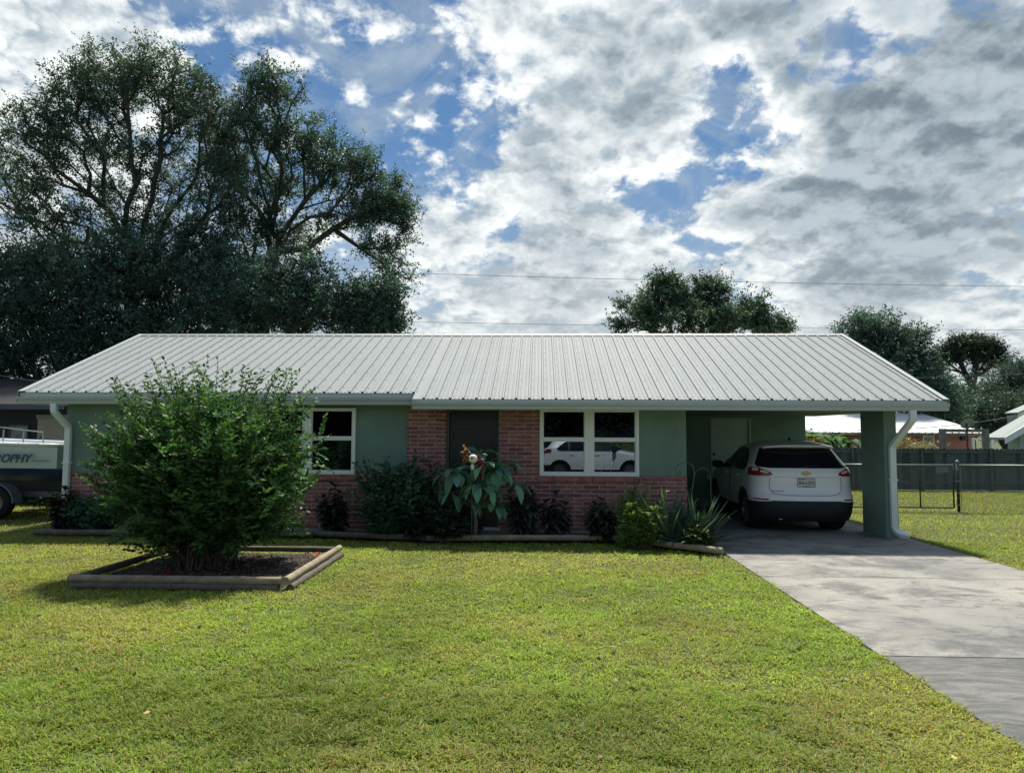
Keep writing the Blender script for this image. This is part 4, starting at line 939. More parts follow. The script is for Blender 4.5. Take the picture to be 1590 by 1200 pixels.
# ------------------------------------------------------------------ plants of the front garden
def blade_rows(base, d, L, Wd, droop, n=6, shape='lance', fold=.15, side=None):
    """curved leaf: n rows of left, mid, right"""
    base = Vector(base); d = Vector(d).normalized(); s = d.cross(Vector((0, 0, 1)))
    if s.length < .05: s = Vector((rnd.uniform(-1, 1), rnd.uniform(-1, 1), 0))
    s.normalize(); s = (Matrix.Rotation(rnd.uniform(-.5, .5), 3, d) @ s) if side is None else Vector(side)
    vs = []; p = base.copy(); dd = d.copy(); st = L/n
    for i in range(n+1):
        t = i/n
        if shape == 'lance': w = math.sin(math.pi*min(1, t*.93+.07))**.8*(1-.15*t)
        elif shape == 'sword': w = (1-t**2.2)*(.55+.45*min(1, t*4))
        elif shape == 'obov': w = (math.sin(math.pi*t**1.35)**.75)+.06*(1-t)
        elif shape == 'broad': w = math.sin(math.pi*min(1, t*.9+.08))**.5
        w = max(w, .02)*Wd*.5; up = s.cross(dd).normalized()
        vs += [p+s*w+up*w*fold, p, p-s*w+up*w*fold]
        dd = (dd+Vector((0, 0, -droop*st/L*1.6))).normalized(); p = p+dd*st
    return vs, [(i*3+k, i*3+k+1, i*3+k+4, i*3+k+3) for i in range(n) for k in (0, 1)]
class Plant:
    def __init__(s): s.v = []; s.f = []; s.t = []
    def leaf(s, base, d, L, Wd, droop=.3, n=5, shape='lance', tint=(1, 1, 1), fold=.15):
        v, f = blade_rows(base, d, L, Wd, droop, n, shape, fold); o = len(s.v); s.v += [tuple(x) for x in v]; s.f += [tuple(i+o for i in q) for q in f]; s.t += [tint]*len(v)
    def build(s, name, m, parent, smooth=True):
        v = np.array(s.v); lo = np.array([i for q in s.f for i in q]); o = link_mesh(name, nmesh(name, v, np.full(len(s.f), 4), lo, np.array(s.t)), m, parent, True, smooth=smooth); return o
def rtint(lo=.6, hi=1.4): b = rnd.uniform(lo, hi); w = rnd.gauss(0, .08); return (b*(1+w), b, b*(1-w))
STEM = mat('green_stem', (.07, .09, .04), .8); WSTEM = mat('woody_stem', (.11, .085, .06), .9, .3, 12)

def shoot_bush(name, label, cat, c, rad, n, leafsz, m, seed, base_r=.25, spikes=0, group=None, stem_m=WSTEM, lo=.28, gap=.03, spike_h=.5, up=.25, leaffrac=.6, inner=0):
    g = np.random.default_rng(seed); c = np.array(c, float); rad = np.array(rad, float); root = empty(name, (c[0], c[1], 0.)); tag(root, label, cat, group)
    LP = []; LD = []; st = MB(); LT = []
    for i in range(n+spikes):
        sp = i >= n
        d = g.normal(size=3); d /= np.linalg.norm(d)
        if sp: d = np.array([g.uniform(-1.1, 1.1), g.uniform(-.6, .6), 1.]); d /= np.linalg.norm(d)
        r = g.uniform(.55, 1.04); db = np.sign(d)*np.abs(d)**.82
        lump = 1+.13*math.sin(d[0]*5+seed)*math.cos(d[2]*4+d[1]*3)+.06*math.sin(d[0]*11+d[2]*9+seed)
        e = c+db*rad*r*lump
        if sp: e = c+d*rad*1.0+np.array([d[0]*.45, d[1]*.2, g.uniform(.1, spike_h)])
        e[2] = max(e[2], lo*g.uniform(.3, 1.2))
        b = np.array([c[0]+g.normal(0, base_r*.5), c[1]+g.normal(0, base_r*.5), .0])
        m1 = b+(e-b)*.5+np.array([0, 0, up*rad[2]])+g.normal(0, .08, 3)
        ts = np.linspace(0, 1, 9); C = (1-ts)[:, None]**2*b+2*(ts*(1-ts))[:, None]*m1+ts[:, None]**2*e
        if i % 5 == 0 or sp: st.tube([tuple(x) for x in C], [.012-.0095*t for t in ts], 4, cap=False)
        L = np.linalg.norm(e-m1)*1.1; k = max(4, int(L*leaffrac/gap)); tt = np.linspace(1-leaffrac, 1, k)
        Q = (1-tt)[:, None]**2*b+2*(tt*(1-tt))[:, None]*m1+tt[:, None]**2*e; tg = nrm(2*(1-tt)[:, None]*(m1-b)+2*tt[:, None]*(e-m1))
        sd = nrm(np.cross(tg, g.normal(size=3)*.35+[0, 0, 1.5])); ct = g.uniform(.6, 1.35)
        for sgn in (-1, 1):
            LP.append(Q+g.normal(0, .006, Q.shape)); LD.append(nrm(tg*.6+sd*sgn+g.normal(0, .16, Q.shape))); LT.append(tints(k, .75, 1.25, .08, g)*ct)
        for q in range(2 if not sp else 0):       # side twigs
            j = g.integers(0, k); dirn = nrm((tg[j]+g.normal(0, .8, 3))[None])[0]; kk = int(.22*L/gap)+3; s2 = np.linspace(0, .30*L, kk)[:, None]
            Q2 = Q[j]+dirn*s2+np.array([0, 0, -.25])*s2**2; sd2 = nrm(np.cross(dirn[None], g.normal(size=(1, 3))*.35+[0, 0, 1.5]))
            for sgn in (-1, 1): LP.append(Q2); LD.append(nrm(dirn*.6+sd2*sgn+g.normal(0, .18, Q2.shape))); LT.append(tints(kk, .75, 1.25, .08, g)*ct)
    LP = np.concatenate(LP); LD = np.concatenate(LD); LT = np.concatenate(LT)
    keep = LP[:, 2] > .03; LP, LD, LT = LP[keep], LD[keep], LT[keep]
    s = g.uniform(.65, 1.25, len(LP)); st.build('stems', stem_m, root, fixn=False, smooth=True)
    v, cc, l, t = leaves(LP, LD, leafsz[0]*s, leafsz[1]*s, LT); link_mesh('foliage', nmesh('foliage', v, cc, l, t), m, root, True)
    return root
L_BUSH = leafmat('glossy_shrub_leaves', (.056, .130, .044), .36, .5)
bx_, by_ = P(328, 700, 9.35).x, 9.35
shoot_bush('large_shrub', 'huge rounded green shrub with arching feathery shoots, in the log framed square bed', 'shrub', (bx_, by_, 1.30), (1.36, 1.15, 1.06), 1750, (.076, .038), L_BUSH, 31, .30, 60, gap=.032, spike_h=.55, lo=.25)
L_SHB = leafmat('bluish_shrub_leaves', (.050, .115, .078), .28, .4)
p = P(615, 800, 11.95)
shoot_bush('leafy_shrub', 'bushy dark green shrub left of the front door, below the brick pier', 'shrub', (P(618, 700, 12.1).x, 12.1, .66), (.70, .42, .62), 420, (.095, .042), L_SHB, 32, .2, 14, gap=.045, spike_h=.22)
shoot_bush('leafy_shrub', 'low dark shrub right beside the bushy one, beneath the big leaved plant', 'shrub', (P(690, 790, 11.8).x, 11.8, .30), (.42, .32, .34), 170, (.085, .042), leafmat('dark_shrub_leaves', (.020, .040, .026), .2), 33, .15, 3, gap=.045)
L_YG = leafmat('yellow_green_leaves', (.12, .19, .055), .38)
shoot_bush('flowering_shrub', 'yellow green shrub with small yellow blooms beside the spiky blades', 'shrub', (P(994, 800, 11.4).x, 11.4, .38), (.36, .30, .40), 300, (.07, .026), L_YG, 34, .15, 10, gap=.035, spike_h=.2)
shoot_bush('leafy_shrub', 'small fine leaved shrub between the wooden post and the driveway', 'shrub', (P(1087, 830, 11.2).x, 11.2, .22), (.23, .22, .24), 180, (.06, .024), leafmat('olive_leaves', (.06, .095, .035), .3), 35, .1, 4, gap=.035, spike_h=.1)
shoot_bush('leafy_shrub', 'low straggly green shrub between the croton and the left wall', 'shrub', (P(150, 800, 12.45).x, 12.45, .32), (.55, .3, .36), 200, (.08, .045), L_SHB, 36, .2, 6, gap=.05, spike_h=.15)
shoot_bush('flowering_shrub', 'tall thin shrub behind the yellow green one at the brick wall', 'shrub', (P(975, 780, 12.1).x, 12.1, .52), (.20, .18, .40), 60, (.07, .026), L_YG, 37, .1, 6, gap=.04, spike_h=.2)

def croton(label, x, y, w, h, m, seed, cols=None, nst=13, z0=0.0, group='crotons in the front bed', L=.20, Wd=.075):
    rnd.seed(seed); root = empty('croton', (x, y, z0)); tag(root, label, 'plant', group); pl = Plant(); st = MB()
    for k in range(nst):
        a = 2*math.pi*k/nst+rnd.uniform(-.3, .3); rr = w*.5*rnd.uniform(.35, .75)*(0 if k == 0 else 1); top = Vector((x+rr*math.cos(a), y+rr*math.sin(a)*.8, z0+h*(1 if k == 0 else rnd.uniform(.55, .92))-.05))
        b = Vector((x+rr*.3*math.cos(a), y+rr*.3*math.sin(a), z0)); st.tube([b, b.lerp(top, .5)+Vector((rr*.2*math.cos(a), 0, 0)), top], [.012, .010, .006], 5)
        nl = 34
        for j in range(nl):
            t = .12+.88*(j/nl)**.8; q = b.lerp(top, t); an = j*2.4+rnd.uniform(-.3, .3); el = rnd.uniform(-.1, .5)+.8*(t > .93)
            d = Vector((math.cos(an), math.sin(an), el)); pl.leaf(q, d, L*rnd.uniform(.7, 1.15), Wd*rnd.uniform(.8, 1.2), rnd.uniform(.4, .9), 4, 'lance', rtint() if not cols else tuple(c*rnd.uniform(.6, 1.3) for c in rnd.choice(cols)))
    st.build('stems', STEM, root); pl.build('leaves', m, root); return root
L_CRO = leafmat('croton_leaves', (.036, .046, .055), .14, .28); L_CRC = leafmat('variegated_leaves', (.10, .10, .10), .25, .35)
mix = [(.35, .6, .3), (.9, 1.1, .2), (.25, .2, .25), (.9, .35, .2), (.3, .5, .3), (.25, .3, .28), (.2, .25, .2)]
croton('dark croton left of the pair under the double window', P(815, 800, 12.1).x, 12.1, .72, .98, L_CRO, 41)
croton('dark croton right of the pair under the double window', P(863, 800, 12.1).x, 12.1, .70, .84, L_CRO, 42)
croton('dark purplish croton just left of the yellow green shrub', P(935, 805, 12.0).x, 12.0, .72, .76, leafmat('croton_leaves_green', (.035, .055, .042), .15, .3), 43)
croton('dark croton beneath the right corner of the left window', P(520, 790, 12.3).x, 12.3, .76, .92, leafmat('croton_leaves_b', (.022, .036, .032), .12, .3), 44)
croton('red, orange and yellow croton at the foot of the left downspout', P(100, 800, 12.45).x, 12.45, .75, .84, L_CRC, 45, mix, 13)
croton('low dark croton in front of the bushy shrub by the door', P(650, 815, 11.85).x, 11.85, .6, .42, leafmat('croton_leaves_c', (.020, .026, .028), .12, .3), 46)

def frangipani():
    x, y = P(737, 800, 11.95).x, 11.95; root = empty('frangipani', (x, y, 0)); tag(root, 'big leaved drooping plant standing before the front door', 'plant'); rnd.seed(5)
    st = MB(); pl = Plant(); W_ = [(767, 733, 12.0, 20, .44), (708, 736, 11.9, 18, .42), (728, 775, 11.85, 10, .34), (770, 785, 11.9, 10, .34), (747, 705, 12.1, 9, .30), (785, 722, 12.1, 9, .36), (738, 752, 11.75, 8, .38), (700, 765, 11.8, 7, .34), (795, 752, 11.9, 7, .34), (752, 722, 11.8, 8, .36), (760, 760, 11.8, 6, .36), (722, 722, 12.2, 6, .30)]
    fork = Vector((x, y, .55))
    st.tube([(x, y, 0), (x+.02, y, .3), fork], [.045, .04, .034], 8)
    for (u, v, Y, n, L) in W_:
        t = P(u, v, Y); st.tube([fork, fork.lerp(t, .5)+Vector(((t.x-x)*.2, 0, .02)), t], [.03, .024, .016], 8)
        for k in range(n):
            a = 2*math.pi*k/n+rnd.uniform(-.3, .3); el = rnd.uniform(-.35, .75); d = Vector((math.cos(a), math.sin(a)*.8, el)); s0 = t+d*.02
            st.tube([s0, s0+d.normalized()*.07], [.006, .004], 4); pl.leaf(s0+d.normalized()*.06, d, L*rnd.uniform(.6, 1.15), .145*rnd.uniform(.8, 1.2), rnd.uniform(.5, 2.2), 8, 'lance', rtint(.6, 1.4), .22)
    st.build('stems', mat('grey_stem', (.16, .16, .13), .8), root, smooth=True); pl.build('leaves', leafmat('leathery_leaves', (.12, .27, .185), .25, .35), root)
frangipani()
def spiky(label, x, y, n, L, Wd, seed, lean=0.):
    rnd.seed(seed); root = empty('blade_plant', (x, y, 0)); tag(root, label, 'plant', 'spiky blade plants by the driveway'); pl = Plant()
    for k in range(n):
        a = rnd.uniform(0, 2*math.pi); el = rnd.uniform(.35, 3.2)*(1 if rnd.random() < .7 else .5)
        d = Vector((math.cos(a)+lean, math.sin(a)*.7, el)); pl.leaf((x+rnd.uniform(-.10, .10), y+rnd.uniform(-.08, .08), .02), d, L*rnd.uniform(.6, 1.1), Wd*rnd.uniform(.7, 1.2), rnd.uniform(.02, .35), 6, 'sword', rtint(.7, 1.3), .3)
    pl.build('leaves', leafmat('sword_leaves', (.075, .14, .10), .25, .4), root)
spiky('spiky blade plant left of the wooden post', P(1032, 820, 11.6).x, 11.5, 64, 1.0, .085, 61, -.1)
spiky('spiky blade plant right of the wooden post, leaning over the driveway', P(1078, 820, 11.5).x, 11.4, 66, .92, .085, 62, .12)

# small bulb flowers near the front edge of the square bed
def small_red(label, u, v, seed):
    q = G(u, v, .04); rnd.seed(seed); root = empty('red_flower', (q.x, q.y, .02)); tag(root, label, 'plant', 'small red plants in the square bed'); pl = Plant()
    for k in range(22):
        a = rnd.uniform(0, 6.28); pl.leaf((q.x+rnd.uniform(-.05, .05), q.y+rnd.uniform(-.04, .04), rnd.uniform(.03, .10)), (math.cos(a), math.sin(a), rnd.uniform(.2, 1.2)), .075, .03, .5, 3, 'lance', rtint())
    pl.build('leaves', leafmat('red_leaves', (.34, .055, .05), .3), root)
small_red('small red leaved seedling by the right log of the square bed', 494, 866, 71); small_red('small dull red plant low behind the front log', 258, 893, 72)

# ------------------------------------------------------------------ logs, soil
LOG = mat('weathered_log', (.17, .135, .09), .85, col2=(.34, .29, .21), vscale=7, bump=.5, bscale=25); LOG2 = mat('dark_log', (.075, .065, .05), .9, col2=(.14, .125, .10), vscale=9, bump=.5)
SOIL = mat('bed_soil', (.016, .013, .011), .95, col2=(.045, .036, .028), vscale=22, bump=1., bscale=40)
def log(label, a, b, r, m=LOG, group='log borders', seed=0):
    a, b = Vector(a), Vector(b); rnd.seed(seed); n = 9; pts = [a.lerp(b, k/n)+Vector((rnd.uniform(-.004, .004), rnd.uniform(-.004, .004), rnd.uniform(-.003, .003))) for k in range(n+1)]
    o = MB().tube([p-a for p in pts], [r*rnd.uniform(.95, 1.05) for _ in pts], 14).build('log', m, world=False, smooth=True); o.data.set_sharp_from_angle(angle=R(50)); o.location = a
    tag(o, label, 'log', group); return o
def soil(label, x0, x1, y0, y1, z):
    n = 40; xs = np.linspace(x0, x1, n); ys = np.linspace(y0, y1, n); X, Y = np.meshgrid(xs, ys); Z = z+nr.uniform(-.012, .012, X.shape); Z[0] = Z[-1] = -.05; Z[:, 0] = Z[:, -1] = -.05
    i, j = np.meshgrid(np.arange(n-1), np.arange(n-1)); a = (j*n+i).ravel(); o = link_mesh('garden_bed', nmesh('garden_bed', np.stack([X, Y, Z], -1).reshape(-1, 3), np.full(len(a), 4), np.stack([a, a+1, a+n+1, a+n], 1).ravel()), SOIL, smooth=True); tag(o, label, 'garden bed', kind='structure')
BX0, BX1 = G(107, 912, 0).x, G(441, 912, 0).x; BY0, BY1 = G(300, 913, 0).y, G(520, 862, 0).y
soil('dark mulched square bed under the huge shrub', BX0+.03, BX1-.03, BY0+.03, BY1-.03, .03)
r = .046
log('pale weathered log along the front of the square bed', (BX0-.03, BY0, .095), (BX1+.0, BY0+.01, .095), r, seed=1)
log('half sunk log beneath the front log of the square bed', (BX0+.04, BY0-.03, .018), (BX1-.02, BY0-.02, .018), .045, LOG2, seed=2)
log('pale weathered log along the right side of the square bed', (BX1+.055, BY0-.02, .10), (BX1+.02, BY1+.05, .10), r, seed=3)
log('half sunk log beneath the right log of the square bed', (BX1+.10, BY0+.02, .015), (BX1+.06, BY1, .015), .045, LOG2, seed=4)
log('dark weathered log along the left side of the square bed', (BX0+.0, BY0+.07, .08), (BX0+.03, BY1-.03, .08), r*.9, LOG2, seed=5)
log('dark weathered log along the back of the square bed', (BX0-.03, BY1+.03, .08), (BX1-.05, BY1+.03, .08), r*.9, LOG2, seed=6)
# chips and dry leaves on the soil
g = np.random.default_rng(3); n = 1500; Q = np.stack([g.uniform(BX0+.1, BX1-.1, n), g.uniform(BY0+.1, BY1-.1, n), np.full(n, .045)], 1)
o = leaf_obj('leaf_litter', Q, g.normal(size=(n, 3))*[1, 1, .15], .035, .02, mat('dry_leaves', (.16, .11, .07), .9, attr=True), tint=tints(n, .3, 1.6, .1)); tag(o, 'dry brown leaf litter scattered on the square bed', 'leaf litter', kind='stuff')
def front_bed():
    fr = [G(54, 830), G(232, 832), G(486, 834), G(676, 841), G(951, 840), G(1046, 852), G(1118, 860)]
    vs = []; n = 60
    for k in range(n+1):
        x = fr[0].x+(fr[-1].x-fr[0].x)*k/n; y0 = float(np.interp(x, [p.x for p in fr], [p.y for p in fr]))+.03
        yb = 12.598 if x < 2.50 else 11.95
        for j in range(9): t = j/8; vs.append((x, y0+(yb-y0)*t, .035+rnd.uniform(-.014, .014)))
    o = MB().add(vs, [(k*9+j, k*9+9+j, k*9+10+j, k*9+1+j) for k in range(n) for j in range(8)]).build('garden_bed', SOIL, smooth=True, fixn=False); tag(o, 'dark planting bed between the log border and the house front', 'garden bed', kind='structure')
front_bed()
def lg(u0, v0, u1, v1, lab, s, m=LOG2, rr=.05, z=.075):
    a = G(u0, v0, .01); b = G(u1, v1, .01); a.z = b.z = z; log(lab, a, b, rr, m, seed=s)
lg(54, 832, 230, 833, 'dark log at the far left, before the coloured croton', 11)
lg(232, 833, 486, 835, 'dark log bordering the bed behind the huge shrub', 12)
lg(488, 834, 676, 842, 'dark log before the bushy shrub, left of the door', 13)
lg(678, 841, 951, 841, 'long grey green log before the door and the double window', 14, LOG)
lg(953, 841, 1046, 853, 'short slanting log below the yellow green shrub', 15, LOG)
lg(1048, 853, 1122, 862, 'slanting log end beside the driveway', 16, LOG)
q = G(1051, 848, 0); 
pm = MB(); w = .045; pm.box((-w, -w, 0), (w, w, .76)); po = pm.build('wooden_post', mat('grey_post', (.12, .14, .12), .9, .3, 12, bump=.5), world=False, bevel=.005); po.location = (q.x, q.y-.10, 0); tag(po, 'square grey wooden post between the spiky plants', 'post')
# white stone at the log
q = G(1036, 846, .02); bm = bmesh.new(); bmesh.ops.create_icosphere(bm, subdivisions=3, radius=.07)
for v in bm.verts: v.co.x *= 1.1; v.co.z *= .6; v.co *= 1+.12*math.sin(v.co.x*50)*math.cos(v.co.y*60)
me = bpy.data.meshes.new('white_stone'); bm.to_mesh(me); bm.free(); o = link_mesh('white_stone', me, mat('white_stone', (.7, .72, .72), .7, .15, 20), smooth=True); o.location = (q.x, q.y+.03, .07); tag(o, 'lumpy white stone lying beside the wooden post', 'stone')
# shepherd hooks
def hook():
    Y = 12.15; q = lambda u, v: P(u, v, Y); root = empty('garden_hook', (q(1074, 800).x, Y, 0)); tag(root, 'thin curled metal plant hook with two arms by the carport corner', 'plant hook'); m = mat('wrought_iron', (.10, .14, .13), .5, metal=.5)
    a = q(1073, 810); a.z = 0
    MB().tube([a, q(1073, 790), q(1075, 760), q(1078, 735), q(1077, 726), q(1072, 720), q(1066, 717.5), q(1059, 718), q(1053, 721.5), q(1049, 728), q(1049, 733), q(1051.5, 737), q(1055, 737), q(1056.5, 733.5), q(1055.5, 730)], .008, 6).build('pole', m, root, smooth=True)
    MB().tube([q(1077.5, 742), q(1079, 735), q(1084, 729), q(1091, 726.5), q(1098, 728), q(1102, 733), q(1103.5, 740), q(1101, 744), q(1099, 741), q(1099.5, 737)], .007, 6).build('arm', m, root, smooth=True)
    b = q(1103.5, 740); c = Vector((b.x, b.y, 0)); MB().tube([c, b], .006, 6).build('brace', m, root)
hook()
# hanging ornament on the front door
def wreath():
    Y = 11.62; c = P(733, 714, Y); root = empty('garden_ornament', (c.x, Y, 0)); tag(root, 'garden stake with white round head, orange and red blooms before the door', 'ornament'); rnd.seed(9)
    pl = Plant(); pr = Plant(); pg = Plant()
    for k in range(46):
        q = P(722+rnd.gauss(0, 3.), 706+rnd.gauss(0, 5), Y-.02); a = rnd.uniform(0, 6.28); pl.leaf(q, (math.cos(a), -.6, math.sin(a)), .07, .035, .3, 3, 'lance', rtint(.5, 1.5))
    for k in range(46):
        q = P(744+rnd.gauss(0, 3.), 724+rnd.gauss(0, 7), Y-.02); a = rnd.uniform(0, 6.28); pr.leaf(q, (math.cos(a), -.6, math.sin(a)), .07, .035, .3, 3, 'lance', rtint(.5, 1.5))
    for k in range(40):
        q = P(735+rnd.gauss(0, 9), 712+rnd.gauss(0, 9), Y+.03); a = rnd.uniform(0, 6.28); pg.leaf(q, (math.cos(a), -.3, math.sin(a)), .10, .03, .3, 3, 'lance', rtint(.5, 1.5))
    pl.build('orange_blooms', leafmat('orange_bloom', (.32, .15, .06), .2), root); pr.build('red_blooms', leafmat('red_bloom', (.30, .03, .03), .3), root); pg.build('greenery', leafmat('dull_bloom', (.12, .10, .07), .2), root)
    MB().lathe([(0, .0), (.035, -.008), (.062, -.03), (.072, -.06), (.066, -.09), (.045, -.115), (0, -.125)], tuple(P(735, 712, Y)), 20, axis=1).build('white_head', mat('white_ornament', (.72, .70, .64), .6, .1, 30), root, smooth=True)
    e = P(734, 711, Y); MB().lathe([(0, -.13), (.016, -.126), (.018, -.10)], (e.x, Y, e.z), 12, axis=1).build('eye', mat('black_dot', (.02, .02, .02), .4), root)
    t = P(734, 724, Y); MB().lathe([(0, .05), (.02, .04), (.035, .0), (.02, -.05), (0, -.06)], (t.x, Y-.06, t.z), 14, axis=2).build('white_tassel', MATS['white_ornament'], root, smooth=True)
    MB().tube([(c.x, Y+.03, 0), (c.x, Y+.03, c.z-.02)], .008, 6).build('stake', WSTEM, root)
wreath()
# low planter dish by the door
q = P(727, 822, 12.25); MB().lathe([(0, 0), (.20, 0), (.26, .05), (.27, .07), (.25, .07), (.24, .055), (0, .05)], (0, 0, 0), 28).build('shallow_pot', mat('dark_pot', (.03, .04, .035), .6), world=False, smooth=True)
o = bpy.data.objects['shallow_pot']; o.location = (q.x, 12.22, .105); tag(o, 'shallow dark pot on the step before the front door', 'pot')
# ------------------------------------------------------------------ boat and trailer at the left
def boat():
    Yc = 15.2; xs = P(91, 692, Yc-1.1).x; root = empty('motor_boat', (xs-3, Yc, .55)); tag(root, 'white motor boat with blue bottom on a trailer left of the house', 'boat')
    st = []  # x offset to bow, half width gunwale, half chine, z gunwale, z chine, z keel
    for t in np.linspace(0, 1, 14):
        x = xs-6.3*t; f = 1-max(0, (t-.45)/.55)**2.2
        st.append((x, 1.12*f+.01, .95*f*(1-.25*t)+.01, 1.49+.10*t+.16*t*t, 1.00+.03*t+.45*max(0, t-.6)**1.3, .66+.75*max(0, t-.62)**1.5))
    def strip(fa, fb, name, m, both=True):
        mb = MB(); n = len(st)
        for sg in (-1, 1):
            vs = [(s[0]+fa(s)[2], Yc+sg*fa(s)[0], fa(s)[1]) for s in st]+[(s[0]+fb(s)[2], Yc+sg*fb(s)[0], fb(s)[1]) for s in st]
            mb.add(vs, [(i, i+1, n+i+1, n+i) for i in range(n-1)])
        return mb
    rk = lambda z: -(1.49-z)*.22      # the stern rakes in towards the keel
    A = lambda s: (s[1], s[3], rk(s[3]) if s is st[0] else 0); B = lambda s: (s[2]+.02, s[4], rk(s[4]) if s is st[0] else 0); C = lambda s: (.0, s[5], rk(s[5]) if s is st[0] else 0)
    WH = mat('boat_gelcoat', (.66, .74, .78), .3, .05, 2, coat=.3); BL = mat('boat_blue', (.04, .11, .38), .4)
    h = strip(A, B, 'hull', WH); s0 = st[0]
    a, b, c = A(s0), B(s0), C(s0); h.add([(s0[0]+a[2], Yc-a[0], a[1]), (s0[0]+a[2], Yc+a[0], a[1]), (s0[0]+b[2], Yc+b[0], b[1]), (s0[0]+b[2], Yc-b[0], b[1])], [(0, 1, 2, 3)])
    h.build('hull_side', WH, root, smooth=False, fixn=True)
    b_ = strip(B, C, 'x', BL); b_.add([(s0[0]+b[2], Yc-b[0], b[1]), (s0[0]+b[2], Yc+b[0], b[1]), (s0[0]+c[2], Yc, c[1])], [(0, 1, 2)]); b_.build('hull_bottom', BL, root)
    d = MB(); n = len(st); vs = [(s[0], Yc-s[1], s[3]-.02) for s in st]+[(s[0], Yc+s[1], s[3]-.02) for s in st]; d.add(vs, [(i, i+1, n+i+1, n+i) for i in range(n-1)]); d.build('deck', WH, root)
    gm = MB()
    for sg in (-1, 1): gm.tube([(s[0]+(.02 if i == 0 else 0), Yc+sg*s[1], s[3]+.01) for i, s in enumerate(st)], .035, 8)
    gm.tube([(s0[0], Yc-s0[1], s0[3]+.01), (s0[0], Yc+s0[1], s0[3]+.01)], .035, 8); gm.build('gunwale', mat('boat_white', (.78, .80, .80), .3), root, smooth=True)
    MB().tube([(s[0], Yc-s[2]-.045, s[4]+.01) for s in st], .012, 6).build('boot_stripe', mat('dark_stripe', (.015, .02, .03), .5), root)
    rl = MB(); pz = .33; X = [P(8, 668, Yc-1.0).x, P(39, 670, Yc-1.0).x, P(69, 674, Yc-1.0).x, xs-3.4]; yy = Yc-1.04
    rl.tube([(X[3], yy, 1.55+pz+.05), (X[0], yy, 1.53+pz), (X[1], yy, 1.5+pz-.02), (X[2], yy, 1.5+pz-.06), (X[2]+.01, yy, 1.5)], .014, 6)
    for x in X[:2]: rl.tube([(x, yy, 1.5), (x, yy, 1.5+pz-.01)], .014, 6)
    rl.build('rail', mat('rail_metal', (.45, .47, .48), .3, metal=.7), root)
    # console and windscreen further forward
    MB().box((xs-4.6, Yc-.6, 1.47), (xs-3.3, Yc+.6, 1.95)).build('cabin', WH, root, bevel=.06)
    # lettering on the side
    t = text_mb('TROPHY', .235, .008, True, .25, 1.0); q = P(18, 711, Yc-1.06); tx = Matrix.Translation((q.x, Yc-1.145, q.z-.01)) @ Matrix.Rotation(R(90-4), 4, 'X'); t.v = [tuple(tx @ Vector(v)) for v in t.v]; t.build('lettering', mat('boat_letter_blue', (.03, .07, .13), .5), root)
    q2 = P(52, 715, Yc-1.06); MB().box((q2.x, Yc-1.11, q2.z-.008), (P(79, 714, Yc-1.06).x, Yc-1.09, q2.z+.004)).build('pinstripe', MATS['boat_letter_blue'], root)
    mo = MB().box((xs-.02, Yc-.5, 1.26), (xs+.05, Yc-.1, 1.42)).build('stern_vent', MATS['dark_stripe'], root)
    MB().tube([(xs-.10, Yc-.75, 1.02), (xs+.0, Yc-.75, .98), (xs+.06, Yc-.75, .86), (xs-.02, Yc-.75, .80)], .02, 6).build('trim_tab', MATS['rail_metal'], root)
    # trailer
    tr = empty('boat_trailer', (xs-3, Yc, 0)); tag(tr, 'low trailer with rounded mudguard carrying the boat', 'trailer'); FR = mat('galvanised', (.14, .15, .16), .5, metal=.6)
    f = MB()
    for sg in (-1, 1): f.box((xs-6, Yc+sg*.62-.04, .42), (xs-.1, Yc+sg*.62+.04, .53))
    f.box((xs-.3, Yc-.62, .40), (xs-.22, Yc+.62, .5)).box((xs-2.2, Yc-.8, .30), (xs-2.1, Yc+.8, .38)); f.build('frame', FR, tr)
    for sg in (-1, 1): MB().box((xs-5.8, Yc+sg*.42-.05, .53), (xs-.3, Yc+sg*.42+.05, .74)).build('bunk', mat('bunk_board', (.05, .045, .04), .9), tr)
    xw = P(-8, 790, Yc-1.05).x
    for sg in (-1, 1):
        yw = Yc+sg*.98
        w_ = MB().lathe([(.18, -.1), (.31, -.09), (.33, -.05), (.33, .05), (.31, .09), (.18, .1)], (xw, yw, .33), 28, axis=1).build('wheel', TYRE, tr, smooth=True)
        MB().lathe([(0, -.06), (.10, -.07), (.18, -.09)], (xw, yw, .33), 20, axis=1).build('rim', MATS['galvanised'], w_)
        fm = MB(); N_ = 16; vs = []
        for k in range(N_+1):
            a = math.pi*k/N_; 
            for rr, y_ in ((.40, -.14), (.42, -.14), (.42, .14), (.40, .14)): vs.append((xw+rr*math.cos(a), yw+y_, .33+rr*math.sin(a)*.95))
        fm.add(vs, [(k*4+q, k*4+(q+1) % 4, k*4+4+(q+1) % 4, k*4+4+q) for k in range(N_) for q in range(4)]); fm.build('mudguard', mat('mudguard_grey', (.16, .18, .20), .4), tr)
boat()

